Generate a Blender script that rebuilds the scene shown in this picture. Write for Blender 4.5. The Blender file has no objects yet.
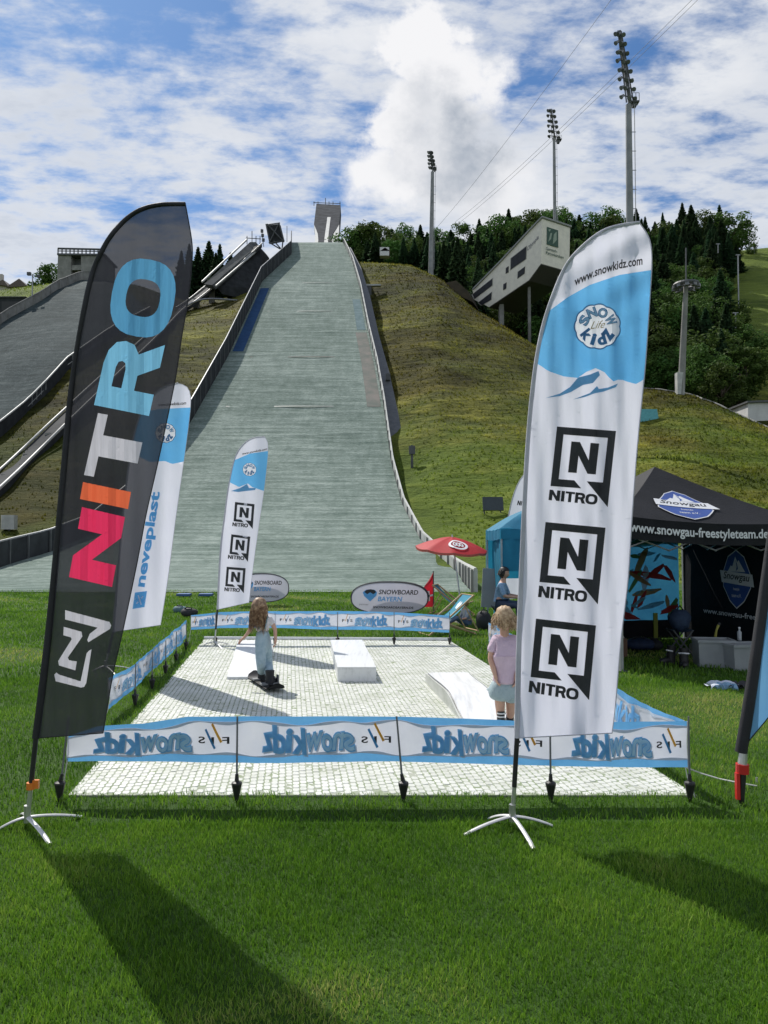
import bpy, bmesh, math, random
import numpy as np
from mathutils import Vector, Matrix
from mathutils.geometry import tessellate_polygon
random.seed(7); rng = np.random.default_rng(7)
R = math.radians
scene = bpy.context.scene; COL = scene.collection

# ------------------------------------------------------------------ camera
CAMH = 1.7; TILT = math.atan(33/740.0); F = 740.0
cam_d = bpy.data.cameras.new('camera'); cam = bpy.data.objects.new('camera', cam_d); COL.objects.link(cam)
cam.location = (0, 0, CAMH); cam.rotation_euler = (R(90)+TILT, 0, 0)
cam_d.sensor_width = 36; cam_d.lens = 36*F/1024; cam_d.clip_start = .05; cam_d.clip_end = 9000
scene.camera = cam
# ------------------------------------------------------------------ sun, sky with clouds
SUN_EL, SUN_AZ = 50.0, -33.0          # azimuth from +Y towards +X
sd = bpy.data.lights.new('sun', 'SUN'); sun = bpy.data.objects.new('sun', sd); COL.objects.link(sun)
sd.energy = 4.6; sd.angle = R(.53); sd.color = (1, .955, .88)
to_sun = Vector((math.sin(R(SUN_AZ))*math.cos(R(SUN_EL)), math.cos(R(SUN_AZ))*math.cos(R(SUN_EL)), math.sin(R(SUN_EL))))
sun.rotation_euler = to_sun.to_track_quat('Z', 'Y').to_euler(); sun.location = to_sun*50
vs = scene.view_settings; scene.display_settings.display_device = 'sRGB'
vs.view_transform = 'Standard'; vs.look = 'None'; vs.gamma = 1; vs.use_curve_mapping = False; vs.exposure = 0.12

class NT:
    """small node-tree writer"""
    def __init__(s, tree): s.t = tree; s.n = tree.nodes; s.l = tree.links
    def node(s, typ, **kw):
        n = s.n.new(typ)
        for k, v in kw.items(): setattr(n, k, v)
        return n
    def put(s, sock, v):
        if isinstance(v, bpy.types.NodeSocket): s.l.new(v, sock)
        elif v is not None:
            if sock.type == 'RGBA' and len(v) == 3: v = (*v, 1)
            sock.default_value = v
    def m(s, op, a, b=None, c=None, clamp=False):
        n = s.node('ShaderNodeMath', operation=op); n.use_clamp = clamp
        s.put(n.inputs[0], a)
        if b is not None: s.put(n.inputs[1], b)
        if c is not None: s.put(n.inputs[2], c)
        return n.outputs[0]
    def mix(s, f, a, b):
        n = s.node('ShaderNodeMix', data_type='RGBA'); s.put(n.inputs['Factor'], f); s.put(n.inputs[6], a); s.put(n.inputs[7], b)
        return n.outputs[2]
    def noise(s, vec, scale, detail=4, rough=.55, dist=0, out='Fac'):
        n = s.node('ShaderNodeTexNoise'); s.put(n.inputs['Vector'], vec); n.inputs['Scale'].default_value = scale
        n.inputs['Detail'].default_value = detail; n.inputs['Roughness'].default_value = rough; n.inputs['Distortion'].default_value = dist
        return n.outputs[out]
    def ramp(s, f, stops):
        n = s.node('ShaderNodeValToRGB'); s.put(n.inputs[0], f); e = n.color_ramp.elements
        while len(e) < len(stops): e.new(.5)
        for i, (p, c) in enumerate(stops): e[i].position = p; e[i].color = (*c, 1) if len(c) == 3 else c
        return n.outputs[0]
    def rng(s, f, a, b, c=0., d=1.):
        n = s.node('ShaderNodeMapRange'); n.interpolation_type = 'SMOOTHSTEP'
        for i, v in enumerate((f, a, b, c, d)): s.put(n.inputs[i], v)
        return n.outputs[0]
    def vec(s, x, y, z):
        n = s.node('ShaderNodeCombineXYZ'); s.put(n.inputs[0], x); s.put(n.inputs[1], y); s.put(n.inputs[2], z); return n.outputs[0]
    def map(s, v, scale=(1, 1, 1), loc=(0, 0, 0), rot=(0, 0, 0)):
        n = s.node('ShaderNodeMapping'); s.put(n.inputs[0], v); n.inputs['Location'].default_value = loc
        n.inputs['Rotation'].default_value = rot; n.inputs['Scale'].default_value = scale; return n.outputs[0]

def build_world():
    w = bpy.data.worlds.new('World'); scene.world = w; w.use_nodes = True
    t = NT(w.node_tree); t.n.clear()
    sky = t.node('ShaderNodeTexSky', sky_type='NISHITA'); sky.sun_disc = False
    sky.sun_elevation = R(SUN_EL); sky.sun_rotation = R(SUN_AZ % 360); sky.altitude = 700; sky.air_density = 1.0; sky.dust_density = .6; sky.ozone_density = 2.0
    tc = t.node('ShaderNodeTexCoord'); sep = t.node('ShaderNodeSeparateXYZ'); t.l.new(tc.outputs['Generated'], sep.inputs[0])
    x, y, z = sep.outputs
    zc = t.m('MAXIMUM', z, .02)
    # position on a cloud sheet (plane seen in perspective)
    k = t.m('DIVIDE', 1.0, t.m('ADD', zc, .10))
    u = t.m('MULTIPLY', x, k); v = t.m('MULTIPLY', y, k)
    P = t.vec(u, v, 0)
    big = t.noise(P, .9, 3, .5)
    n1 = t.noise(t.map(P, (1, 1.0, 1), (3.1, 7.7, 0), (0, 0, R(25))), 2.3, 9, .60, .25)
    n2 = t.noise(t.map(P, (1.0, 1.8, 1), (9, 2, 0), (0, 0, R(-30))), 8.5, 6, .62, .1)
    s = t.m('ADD', t.m('MULTIPLY', n1, .52), t.m('ADD', t.m('MULTIPLY', n2, .36), t.m('MULTIPLY', big, .30)))
    # more cloud low over the horizon, gaps higher up
    low = t.rng(z, .60, .05, -.01, .10)
    cover = t.rng(t.m('ADD', s, low), .49, .66)
    # the big cumulus bank in the middle of the view
    az = t.m('DIVIDE', x, t.m('MAXIMUM', y, .05)); el = t.m('DIVIDE', z, t.m('MAXIMUM', y, .05))
    ae = t.vec(az, el, 0)
    wc = t.node('ShaderNodeTexNoise'); t.l.new(ae, wc.inputs['Vector']); wc.inputs['Scale'].default_value = 9; wc.inputs['Detail'].default_value = 9; wc.inputs['Roughness'].default_value = .60
    ws = t.node('ShaderNodeSeparateColor'); t.l.new(wc.outputs['Color'], ws.inputs[0])
    az2 = t.m('ADD', az, t.m('MULTIPLY', t.m('SUBTRACT', ws.outputs[0], .5), .20)); el2 = t.m('ADD', el, t.m('MULTIPLY', t.m('SUBTRACT', ws.outputs[1], .5), .20))
    wv = ws.outputs[2]
    def blob(cx, cy, rx, ry, a=.70, b=1.12):
        dx = t.m('DIVIDE', t.m('SUBTRACT', az2, cx), rx); dy = t.m('DIVIDE', t.m('SUBTRACT', el2, cy), ry)
        r = t.m('SQRT', t.m('ADD', t.m('MULTIPLY', dx, dx), t.m('MULTIPLY', dy, dy)))
        return t.rng(r, b, a)
    def azel(px, py): return (px-384)/F*1.0, math.tan(math.atan((512-py)/F)+TILT)
    cum = blob(*azel(425, 60), .055, .075)
    for (cx, cy), rx, ry, a_, b_ in ((azel(455, 100), .075, .085, .62, 1.14), (azel(398, 128), .06, .07, .6, 1.1), (azel(445, 165), .10, .085, .5, 1.1), (azel(385, 185), .07, .06, .4, 1.15), (azel(490, 180), .09, .07, .3, 1.2)):
        cum = t.m('MAXIMUM', cum, blob(cx, cy, rx, ry, a_, b_))
    core = t.m('MAXIMUM', blob(*azel(462, 165), .095, .085, .15, 1.2), t.m('MULTIPLY', blob(*azel(430, 118), .07, .06, .1, 1.2), .6))
    skyc = t.node('ShaderNodeVectorMath', operation='MULTIPLY'); t.l.new(sky.outputs[0], skyc.inputs[0]); skyc.inputs[1].default_value = (.66, .93, 1.16)
    shade = t.rng(t.noise(t.map(P, (1, 1, 1), (5.2, 1.1, 0)), 1.7, 6, .6), .35, .66)
    cloudc = t.mix(shade, (5.6, 6.1, 7.0), (9.2, 9.3, 9.5))
    cloudc = t.mix(t.rng(s, .74, .55), cloudc, (8.0, 8.3, 8.8))
    col = t.mix(t.m('MULTIPLY', cover, .93), skyc.outputs[0], cloudc)
    cumc = t.mix(t.m('MULTIPLY', core, t.rng(wv, .30, .66, 1.0, .45)), (9.6, 9.6, 9.8), (3.4, 4.0, 4.9))
    col = t.mix(cum, col, cumc)
    bg = t.node('ShaderNodeBackground'); t.l.new(col, bg.inputs[0]); bg.inputs[1].default_value = .088
    out = t.node('ShaderNodeOutputWorld'); t.l.new(bg.outputs[0], out.inputs[0])
build_world()
scene.cycles.use_denoising = True
scene.cycles.max_bounces = 8; scene.cycles.transparent_max_bounces = 12

# ------------------------------------------------------------------ helpers
def M(px, py, d):
    """point at depth d (metres ahead) seen along the ray through a photo position"""
    dc = (512-py)/F; ct, st = math.cos(TILT), math.sin(TILT)
    fy = ct-dc*st; k = d/fy
    return Vector(((px-384)/F*k, d, CAMH+(st+dc*ct)*k))
def G(px, py, z=0.0):
    dc = (512-py)/F; ct, st = math.cos(TILT), math.sin(TILT)
    k = (z-CAMH)/(st+dc*ct); return Vector(((px-384)/F*k, (ct-dc*st)*k, z))
def gd(py): return G(384, py).y
def proj(p):
    ct, st = math.cos(TILT), math.sin(TILT); q = (p[0], p[1]*ct+(p[2]-CAMH)*st, -p[1]*st+(p[2]-CAMH)*ct)
    return 384+F*q[0]/q[1], 512-F*q[2]/q[1]
def interp(x, pts):
    if x <= pts[0][0]: return pts[0][1]
    for (a, fa), (b, fb) in zip(pts, pts[1:]):
        if x <= b: return fa+(fb-fa)*(x-a)/(b-a)
    return pts[-1][1]

MATS = {}
def mat(name, c1, c2=None, scale=4, rough=.6, bump=0, bscale=None, metal=0, stretch=(1, 1, 1), detail=5, transl=0, transp=0, c3=None, lo=.35, hi=.65, spec=.5, coat=0, sheen=0):
    if name in MATS: return MATS[name]
    m = bpy.data.materials.new(name); m.use_nodes = True; t = NT(m.node_tree); t.n.clear()
    tc = t.node('ShaderNodeTexCoord'); v = t.map(tc.outputs['Object'], stretch)
    if c2 is None: c2 = tuple(min(1, c*.82) for c in c1)
    stops = [(lo, c2), (hi, c1)] if c3 is None else [(lo, c2), ((lo+hi)/2, c1), (hi, c3)]
    col = t.ramp(t.noise(v, scale, detail, .6), stops)
    p = t.node('ShaderNodeBsdfPrincipled'); t.l.new(col, p.inputs['Base Color'])
    p.inputs['Roughness'].default_value = rough; p.inputs['Metallic'].default_value = metal; p.inputs['Specular IOR Level'].default_value = spec
    p.inputs['Coat Weight'].default_value = coat
    if bump:
        b = t.node('ShaderNodeBump'); b.inputs['Strength'].default_value = min(1, bump); b.inputs['Distance'].default_value = .02 if bump <= 1 else .02*bump
        t.l.new(t.noise(v, bscale or scale*4, 6, .6), b.inputs['Height']); t.l.new(b.outputs[0], p.inputs['Normal'])
    sh = p.outputs[0]
    if transl:
        tr = t.node('ShaderNodeBsdfTranslucent'); t.l.new(col, tr.inputs[0]); mx = t.node('ShaderNodeMixShader'); mx.inputs[0].default_value = transl
        t.l.new(sh, mx.inputs[1]); t.l.new(tr.outputs[0], mx.inputs[2]); sh = mx.outputs[0]
    if transp:
        tr = t.node('ShaderNodeBsdfTransparent'); mx = t.node('ShaderNodeMixShader'); mx.inputs[0].default_value = transp
        t.l.new(sh, mx.inputs[1]); t.l.new(tr.outputs[0], mx.inputs[2]); sh = mx.outputs[0]
    o = t.node('ShaderNodeOutputMaterial'); t.l.new(sh, o.inputs[0]); MATS[name] = m; m['_nt'] = 0
    return m

BASE = {}
class MB:
    def __init__(s): s.v = []; s.f = []
    def add(s, vs, fs):
        o = len(s.v); s.v += [tuple(p) for p in vs]; s.f += [tuple(i+o for i in f) for f in fs]; return s
    def box(s, c, size, rz=0, rot=None, taper=1):
        x, y, z = (k/2 for k in size); m = rot if rot is not None else Matrix.Rotation(rz, 3, 'Z'); c = Vector(c)
        P = [(-x, -y, -z), (x, -y, -z), (x, y, -z), (-x, y, -z)]; Q = [(-x*taper, -y*taper, z), (x*taper, -y*taper, z), (x*taper, y*taper, z), (-x*taper, y*taper, z)]
        return s.add([c+m @ Vector(p) for p in P+Q], [(3, 2, 1, 0), (4, 5, 6, 7), (0, 1, 5, 4), (1, 2, 6, 5), (2, 3, 7, 6), (3, 0, 4, 7)])
    def tube(s, pts, r, n=8, cap=True, flat=1):
        pts = [Vector(p) for p in pts]; rs = r if isinstance(r, (list, tuple)) else [r]*len(pts)
        vs, fs = [], []; prev = None
        for i, p in enumerate(pts):
            d = (pts[min(i+1, len(pts)-1)]-pts[max(i-1, 0)]).normalized()
            if prev is None: a = d.cross(Vector((0, 0, 1)) if abs(d.z) < .9 else Vector((1, 0, 0))).normalized()
            else: a = (prev-d*prev.dot(d)).normalized()
            prev = a; b = d.cross(a)
            for k in range(n):
                an = 2*math.pi*k/n; vs.append(p+(a*math.cos(an)+b*math.sin(an)*flat)*rs[i])
        for i in range(len(pts)-1):
            for k in range(n): fs.append((i*n+k, i*n+(k+1) % n, (i+1)*n+(k+1) % n, (i+1)*n+k))
        if cap: fs.append(tuple(range(n-1, -1, -1))); fs.append(tuple((len(pts)-1)*n+k for k in range(n)))
        return s.add(vs, fs)
    def prism(s, poly, ext):
        """closed polygon (3D points) extruded by a vector"""
        n = len(poly); P = [Vector(p) for p in poly]; e = Vector(ext)
        tri = tessellate_polygon([P])
        fs = [tuple(t) for t in tri]+[tuple(k+n for k in reversed(t)) for t in tri]+[(i, (i+1) % n, (i+1) % n+n, i+n) for i in range(n)]
        return s.add(P+[p+e for p in P], fs)
    def grid(s, fn, nu, nv):
        vs = [fn(i/nu, j/nv) for j in range(nv+1) for i in range(nu+1)]; w = nu+1
        return s.add(vs, [(j*w+i, j*w+i+1, (j+1)*w+i+1, (j+1)*w+i) for j in range(nv) for i in range(nu)])
    def ell(s, c, r, nu=16, nv=10, rot=None, fn=None):
        c = Vector(c); vs = []; fs = []
        for j in range(nv+1):
            ph = math.pi*j/nv
            for i in range(nu):
                th = 2*math.pi*i/nu; q = Vector((r[0]*math.sin(ph)*math.cos(th), r[1]*math.sin(ph)*math.sin(th), r[2]*math.cos(ph)))
                if fn: q = fn(q)
                if rot is not None: q = rot @ q
                vs.append(c+q)
        for j in range(nv):
            for i in range(nu): fs.append((j*nu+i, (j+1)*nu+i, (j+1)*nu+(i+1) % nu, j*nu+(i+1) % nu))
        return s.add(vs, fs)

def obj(name, mb, material, parent=None, base=None, smooth=False, fix=True):
    b = BASE[parent.name] if parent is not None else Vector(base if base is not None else (0, 0, 0))
    me = bpy.data.meshes.new(name); me.from_pydata([tuple(Vector(v)-b) for v in mb.v], [], mb.f); me.update()
    if fix:
        bm = bmesh.new(); bm.from_mesh(me); bmesh.ops.recalc_face_normals(bm, faces=bm.faces); bm.to_mesh(me); bm.free()
    if smooth:
        me.polygons.foreach_set('use_smooth', [True]*len(me.polygons))
        try: me.set_sharp_from_angle(angle=R(50))
        except Exception: pass
    if material: me.materials.append(material)
    o = bpy.data.objects.new(name, me); COL.objects.link(o)
    if parent is not None: o.parent = parent
    else: o.location = b
    BASE[o.name] = b
    return o
def tag(o, label=None, cat=None, group=None, kind=None):
    if label: o['label'] = label
    if cat: o['category'] = cat
    if group: o['group'] = group
    if kind: o['kind'] = kind
    return o
def thing(name, label, cat, loc=(0, 0, 0), group=None):
    o = bpy.data.objects.new(name, None); COL.objects.link(o); o.location = loc; o.empty_display_size = .2
    BASE[o.name] = Vector(loc); return tag(o, label, cat, group)
def copy_tree(o, loc=None, rz=None, sc=None, label=None, parent=None):
    c = o.copy(); COL.objects.link(c)
    if parent is not None: c.parent = parent
    else:
        if loc is not None: c.location = loc
        if rz is not None: c.rotation_euler = (0, 0, rz)
        if sc is not None: c.scale = sc if isinstance(sc, tuple) else (sc, sc, sc)
        if label: c['label'] = label
    for ch in list(o.children): copy_tree(ch, parent=c)
    return c

# ------------------------------------------------------------------ lettering and decals
def tess(contours):
    V = [Vector((x, y, 0)) for c in contours for x, y in c]
    return [(p.x, p.y) for p in V], [tuple(t) for t in tessellate_polygon([[Vector((x, y, 0)) for x, y in c] for c in contours])]
def text2d(body, bold=0.0, shear=0.0, norm=True, spacing=1.0):
    cu = bpy.data.curves.new('t', 'FONT'); cu.body = body; cu.size = 1; cu.offset = bold; cu.shear = shear; cu.resolution_u = 3; cu.space_character = spacing
    o = bpy.data.objects.new('t', cu); me = bpy.data.meshes.new_from_object(o)
    V = [(v.co.x, v.co.y) for v in me.vertices]; Fc = [tuple(p.vertices) for p in me.polygons]
    bpy.data.objects.remove(o); bpy.data.curves.remove(cu); bpy.data.meshes.remove(me)
    if norm and V:
        x0 = min(a for a, b in V); x1 = max(a for a, b in V); y0 = min(b for a, b in V); y1 = max(b for a, b in V)
        V = [((a-x0)/(x1-x0), (b-y0)/(y1-y0)) for a, b in V]
    return V, Fc
def aff(V, o, ex, ey): return [(o[0]+a*ex[0]+b*ey[0], o[1]+a*ex[1]+b*ey[1]) for a, b in V]
def join2(parts):
    V, Fc = [], []
    for v, f in parts:
        n = len(V); V += v; Fc += [tuple(i+n for i in q) for q in f]
    return V, Fc
def decal(name, shape, fn, material, parent, off=.003, g=None, label=None):
    """fn(a, b, off) -> 3D; the flat shape is cut on a grid so that it follows the cloth"""
    V, Fc = shape; bm = bmesh.new(); bv = [bm.verts.new((a, b, 0)) for a, b in V]
    for f in Fc:
        try: bm.faces.new([bv[i] for i in f])
        except ValueError: pass
    if g:
        for ax in (0, 1):
            lo = min(p[ax] for p in V); hi = max(p[ax] for p in V); k = math.floor(lo/g)+1
            while k*g < hi:
                co = [0, 0, 0]; no = [0, 0, 0]; co[ax] = k*g; no[ax] = 1
                bmesh.ops.bisect_plane(bm, geom=bm.verts[:]+bm.edges[:]+bm.faces[:], plane_co=co, plane_no=no, dist=1e-6); k += 1
    mb = MB(); bm.verts.index_update()
    mb.add([fn(v.co.x, v.co.y, off+.003) for v in bm.verts], [tuple(v.index for v in f.verts) for f in bm.faces]); bm.free()
    o = obj(name, mb, material, parent, fix=False)
    if label: o['label'] = label
    return o
def sup(cx, cy, rx, ry, n=28, e=2.6, ph=0):
    return [(cx+rx*math.copysign(abs(math.cos(a))**(2/e), math.cos(a)), cy+ry*math.copysign(abs(math.sin(a))**(2/e), math.sin(a))) for a in [2*math.pi*i/n+ph for i in range(n)]]
GL = {
 'N': [[(0, 0), (0, 1), (.31, 1), (.69, .44), (.69, 1), (1, 1), (1, 0), (.70, 0), (.31, .56), (.31, 0)]],
 'I': [[(0, 0), (0, 1), (1, 1), (1, 0)]],
 'T': [[(0, 1), (1, 1), (1, .80), (.67, .80), (.67, 0), (.33, 0), (.33, .80), (0, .80)]],
 'R': [[(0, 0), (0, 1), (.60, 1), (.78, .96), (.91, .85), (.95, .69), (.92, .53), (.80, .42), (1, 0), (.68, 0), (.51, .36), (.30, .36), (.30, 0)],
       [(.30, .59), (.30, .77), (.57, .77), (.65, .74), (.67, .68), (.65, .62), (.57, .59)]],
 'O': [sup(.5, .5, .5, .5), sup(.5, .5, .24, .27)],
 'S': [[(0, 0), (.85, 0), (1, .12), (1, .48), (.86, .60), (.3, .60), (.3, .76), (.95, .76), (.95, 1), (.15, 1), (0, .88), (0, .5), (.14, .38), (.7, .38), (.7, .24), (0, .24)]],
}
def nitro():
    P = []
    for ch, x, w in (('N', 0, 1.0), ('I', 1.1, .3), ('T', 1.47, .85), ('R', 2.36, .95), ('O', 3.30, 1.1)):
        v, f = tess(GL[ch]); P.append(([((x+a*w)/4.4, b) for a, b in v], f))
    return join2(P)
FRAME = [[(0, 0), (.52, 0), (.39, .125), (.125, .125), (.125, .875), (.875, .875), (.875, .125), (.60, .125), (1, -.28), (1, 1), (0, 1)]]
def nlogo():
    a = tess(FRAME); v, f = tess(GL['N']); return join2([a, ([(.27+.47*x, .25+.52*y) for x, y in v], f)])
def badge(cx, cy, r, n=11):
    return [(cx+r*(1+.05*abs(math.sin(n*a/2)))*math.cos(a), cy+r*(.97+.05*abs(math.sin(n*a/2)))*math.sin(a)) for a in [2*math.pi*i/66 for i in range(66)]]
def arc_text(word, cx, cy, r, a0, a1, hw, hh, bold=.03, flip=1):
    P = []
    for i, ch in enumerate(word):
        a = R(a0+(a1-a0)*i/max(1, len(word)-1)); v, f = text2d(ch, bold)
        o = (cx+r*math.cos(a), cy+r*math.sin(a)); up = (math.cos(a)*flip, math.sin(a)*flip); rt = (up[1], -up[0])
        w = hw*(.45 if ch in 'i' else 1)
        P.append(([(o[0]+(x-.5)*w*rt[0]+(y-.5)*hh*up[0], o[1]+(x-.5)*w*rt[1]+(y-.5)*hh*up[1]) for x, y in v], f))
    return join2(P)
def graffiti(mirror=False):
    """the word snowkidz in bouncing fat letters, as two shapes: (light edge, blue letters)"""
    P, Q = [], []; x = 0
    for i, ch in enumerate('snowkidz'):
        w = {'i': .28, 'w': .86, 'k': .74, 'd': .66}.get(ch, .58); h = 1.0 if ch in 'kd' else (.86 if ch == 'i' else .68)
        rot = (.16, -.1, .08, -.12, .1, -.06, .09, -.14)[i]; dy = (0, .04, -.03, .04, -.08, .0, -.03, .05)[i]
        for bold, T, e in ((.05, P, .050), (.012, Q, 0)):
            v, f = text2d(ch, bold)
            v = [(x-e+(a)*(w+2*e), dy-e+b*(h+2*e)) for a, b in v]
            v = [(a+rot*(b-.3), b+rot*(a-x-w/2)) for a, b in v]; T.append((v, f))
        x += w+.03
    out = []
    for T in (P, Q):
        v, f = join2(T); v = [((x-a if mirror else a)/x, b) for a, b in v]; out.append((v, f))
    return out
# ================================================================== TERRAIN
def te(py): return math.tan(math.atan((512-py)/F)+TILT)
_u = np.linspace(0, 1.6, 321)
_s = np.interp(_u, [0, .35, .85, 1.0, 1.1, 1.3, 1.6], [0, 1.258, 1.258, .75, .05, -.25, -.1])
_I = np.concatenate([[0], np.cumsum((_s[1:]+_s[:-1])/2*(_u[1]-_u[0]))])
def S(t): return float(np.interp(t, _u, _I))
CRY = [(-900, 360), (-300, 320), (0, 290), (60, 281), (100, 280), (140, 287), (185, 302), (220, 299), (270, 285), (300, 268), (355, 262), (410, 264), (440, 277), (475, 307), (545, 352), (600, 376), (650, 388), (700, 398), (768, 428), (900, 470), (1300, 520)]
CRD = [(-900, 150), (0, 168), (300, 172), (355, 170), (410, 165), (440, 155), (475, 142), (545, 125), (600, 118), (650, 110), (700, 100), (768, 90), (900, 75), (1300, 60)]
FT = [(-900, 40), (200, 42), (330, 40), (440, 32), (520, 31), (1300, 30)]
FARY = [(-900, 700), (345, 700), (350, 262), (440, 256), (520, 244), (600, 246), (690, 238), (730, 252), (768, 248), (900, 236), (1600, 250)]
def vnoise(x, y, s):
    return math.sin(x*s+1.3*math.sin(y*s*.7+.5))*math.cos(y*s*.9+1.1*math.sin(x*s*.6))
def H(x, y):
    px = 384+F*x/max(y, 1)
    d = interp(px, CRD); y0 = interp(px, FT); z = CAMH+te(interp(px, CRY))*d
    t = (y-y0)/(d-y0)
    h = z*S(t) if t > 0 else -.4
    if t > 0:
        am = min(1, t*3)
        h += am*(.8*vnoise(x, y, .11)+.35*vnoise(x+40, y, .31))*(.6 if t > .85 else 1)
        if x > 0 and t < .95: h += am*.34*math.sin(y*.62+3.0*vnoise(x, y, .035)+x*.05)*(.5+.5*vnoise(x+9, y, .07))
    if px > 346 and y > 130:
        f = 25+(CAMH+te(interp(px, FARY))*270-25)*min(1, (y-130)/140.0)
        if px < 375: f *= max(0, (px-346)/29)
        h = max(h, f)
    return h
def T(px, py, lift=0):
    cy = interp(px, CRY)+2.5
    if py < cy and px < 160: py = cy
    """first point of the terrain seen along a ray"""
    prev = None; d = 29.0
    while d < 330:
        p = M(px, py, d); e = p.z-H(p.x, p.y)
        if e <= 0: break
        prev = d; d += 1.5
    p.z += lift
    return p
def on(x, y, dz=0): return Vector((x, y, H(x, y)+dz))

def ground_material():
    m = bpy.data.materials.new('field grass soil'); m.use_nodes = True; t = NT(m.node_tree); t.n.clear()
    v = t.node('ShaderNodeTexCoord').outputs['Object']
    a = t.noise(v, 1.1, 5, .6); b = t.noise(v, 24, 5, .7); c = t.noise(t.map(v, (1, .5, 1)), .22, 3)
    f = t.m('ADD', t.m('MULTIPLY', a, .4), t.m('ADD', t.m('MULTIPLY', b, .4), t.m('MULTIPLY', c, .2)))
    col = t.ramp(f, [(.34, (.020, .050, .006)), (.52, (.040, .092, .010)), (.68, (.070, .14, .018))])
    p = t.node('ShaderNodeBsdfPrincipled'); t.l.new(col, p.inputs['Base Color']); p.inputs['Roughness'].default_value = .8; p.inputs['Specular IOR Level'].default_value = .2
    bu = t.node('ShaderNodeBump'); bu.inputs['Distance'].default_value = .04; bu.inputs['Strength'].default_value = .8; t.l.new(t.noise(v, 40, 4, .7), bu.inputs['Height']); t.l.new(bu.outputs[0], p.inputs['Normal'])
    o = t.node('ShaderNodeOutputMaterial'); t.l.new(p.outputs[0], o.inputs[0]); return m
def hill_material(tuft=False):
    m = bpy.data.materials.new('hillside tufts' if tuft else 'hillside meadow'); m.use_nodes = True; t = NT(m.node_tree); t.n.clear()
    v = t.node('ShaderNodeTexCoord').outputs['Object']; sep = t.node('ShaderNodeSeparateXYZ'); t.l.new(v, sep.inputs[0]); z = sep.outputs[2]
    big = t.noise(t.map(v, (1, 1, 1.6), (4, 0, 0)), .055, 5, .6, .4)
    mid = t.noise(t.map(v, (1, 1, 5)), .22, 6, .62, .3)
    fine = t.noise(t.map(v, (1, 1, 3)), 1.6, 6, .7)
    f = t.m('ADD', t.m('MULTIPLY', big, .42), t.m('ADD', t.m('MULTIPLY', mid, .36), t.m('MULTIPLY', fine, .22)))
    dry = t.ramp(f, [(.39, (.024, .026, .008)), (.46, (.064, .068, .015)), (.53, (.120, .122, .022)), (.61, (.25, .24, .042))])
    lush = t.ramp(f, [(.37, (.040, .070, .010)), (.50, (.105, .150, .020)), (.62, (.20, .24, .040))])
    k = t.rng(t.m('ADD', z, t.m('MULTIPLY', t.m('SUBTRACT', big, .5), 50)), 6, 22)
    col = t.mix(k, lush, dry)
    # the pasture far up on the right and the crest on the left are mown green
    patch = t.noise(t.map(v, (1, 1, 1.5), (11, 3, 2)), .035, 3, .5, .8)
    dk = t.node('ShaderNodeMix', data_type='RGBA', blend_type='MULTIPLY'); t.put(dk.inputs['Factor'], t.rng(patch, .50, .60)); t.put(dk.inputs[6], col); t.put(dk.inputs[7], (.66, .60, .58)); col = dk.outputs[2]
    bank = t.m('MULTIPLY', t.rng(sep.outputs[0], -8, -16), t.rng(z, 40, 12)); dk = t.node('ShaderNodeMix', data_type='RGBA', blend_type='MULTIPLY'); t.put(dk.inputs['Factor'], bank); t.put(dk.inputs[6], col); t.put(dk.inputs[7], (.50, .44, .48)); col = dk.outputs[2]  # left bank: darker growth, its shading put into the colour
    far = t.m('MULTIPLY', t.rng(sep.outputs[1], 125, 160), t.rng(sep.outputs[0], 30, 45))
    lf = t.m('MULTIPLY', t.rng(sep.outputs[0], -52, -70), t.rng(z, 20, 35))
    col = t.mix(t.m('MAXIMUM', far, lf, clamp=True), col, t.ramp(f, [(.40, (.07, .105, .016)), (.6, (.17, .22, .038))]))
    p = t.node('ShaderNodeBsdfPrincipled'); t.l.new(col, p.inputs['Base Color']); p.inputs['Roughness'].default_value = .9; p.inputs['Specular IOR Level'].default_value = .1
    bu = t.node('ShaderNodeBump'); bu.inputs['Distance'].default_value = 1.2; bu.inputs['Strength'].default_value = .9
    if not tuft: t.l.new(t.m('ADD', mid, t.m('MULTIPLY', fine, .35)), bu.inputs['Height']); t.l.new(bu.outputs[0], p.inputs['Normal'])
    sh = p.outputs[0]
    if tuft:
        hs = t.node('ShaderNodeHueSaturation'); hs.inputs['Value'].default_value = 1.25; t.l.new(col, hs.inputs['Color']); tr = t.node('ShaderNodeBsdfTranslucent'); t.l.new(hs.outputs[0], tr.inputs[0]); mx = t.node('ShaderNodeMixShader'); mx.inputs[0].default_value = .65; t.l.new(sh, mx.inputs[1]); t.l.new(tr.outputs[0], mx.inputs[2]); sh = mx.outputs[0]
    o = t.node('ShaderNodeOutputMaterial'); t.l.new(sh, o.inputs[0]); return m

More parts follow.
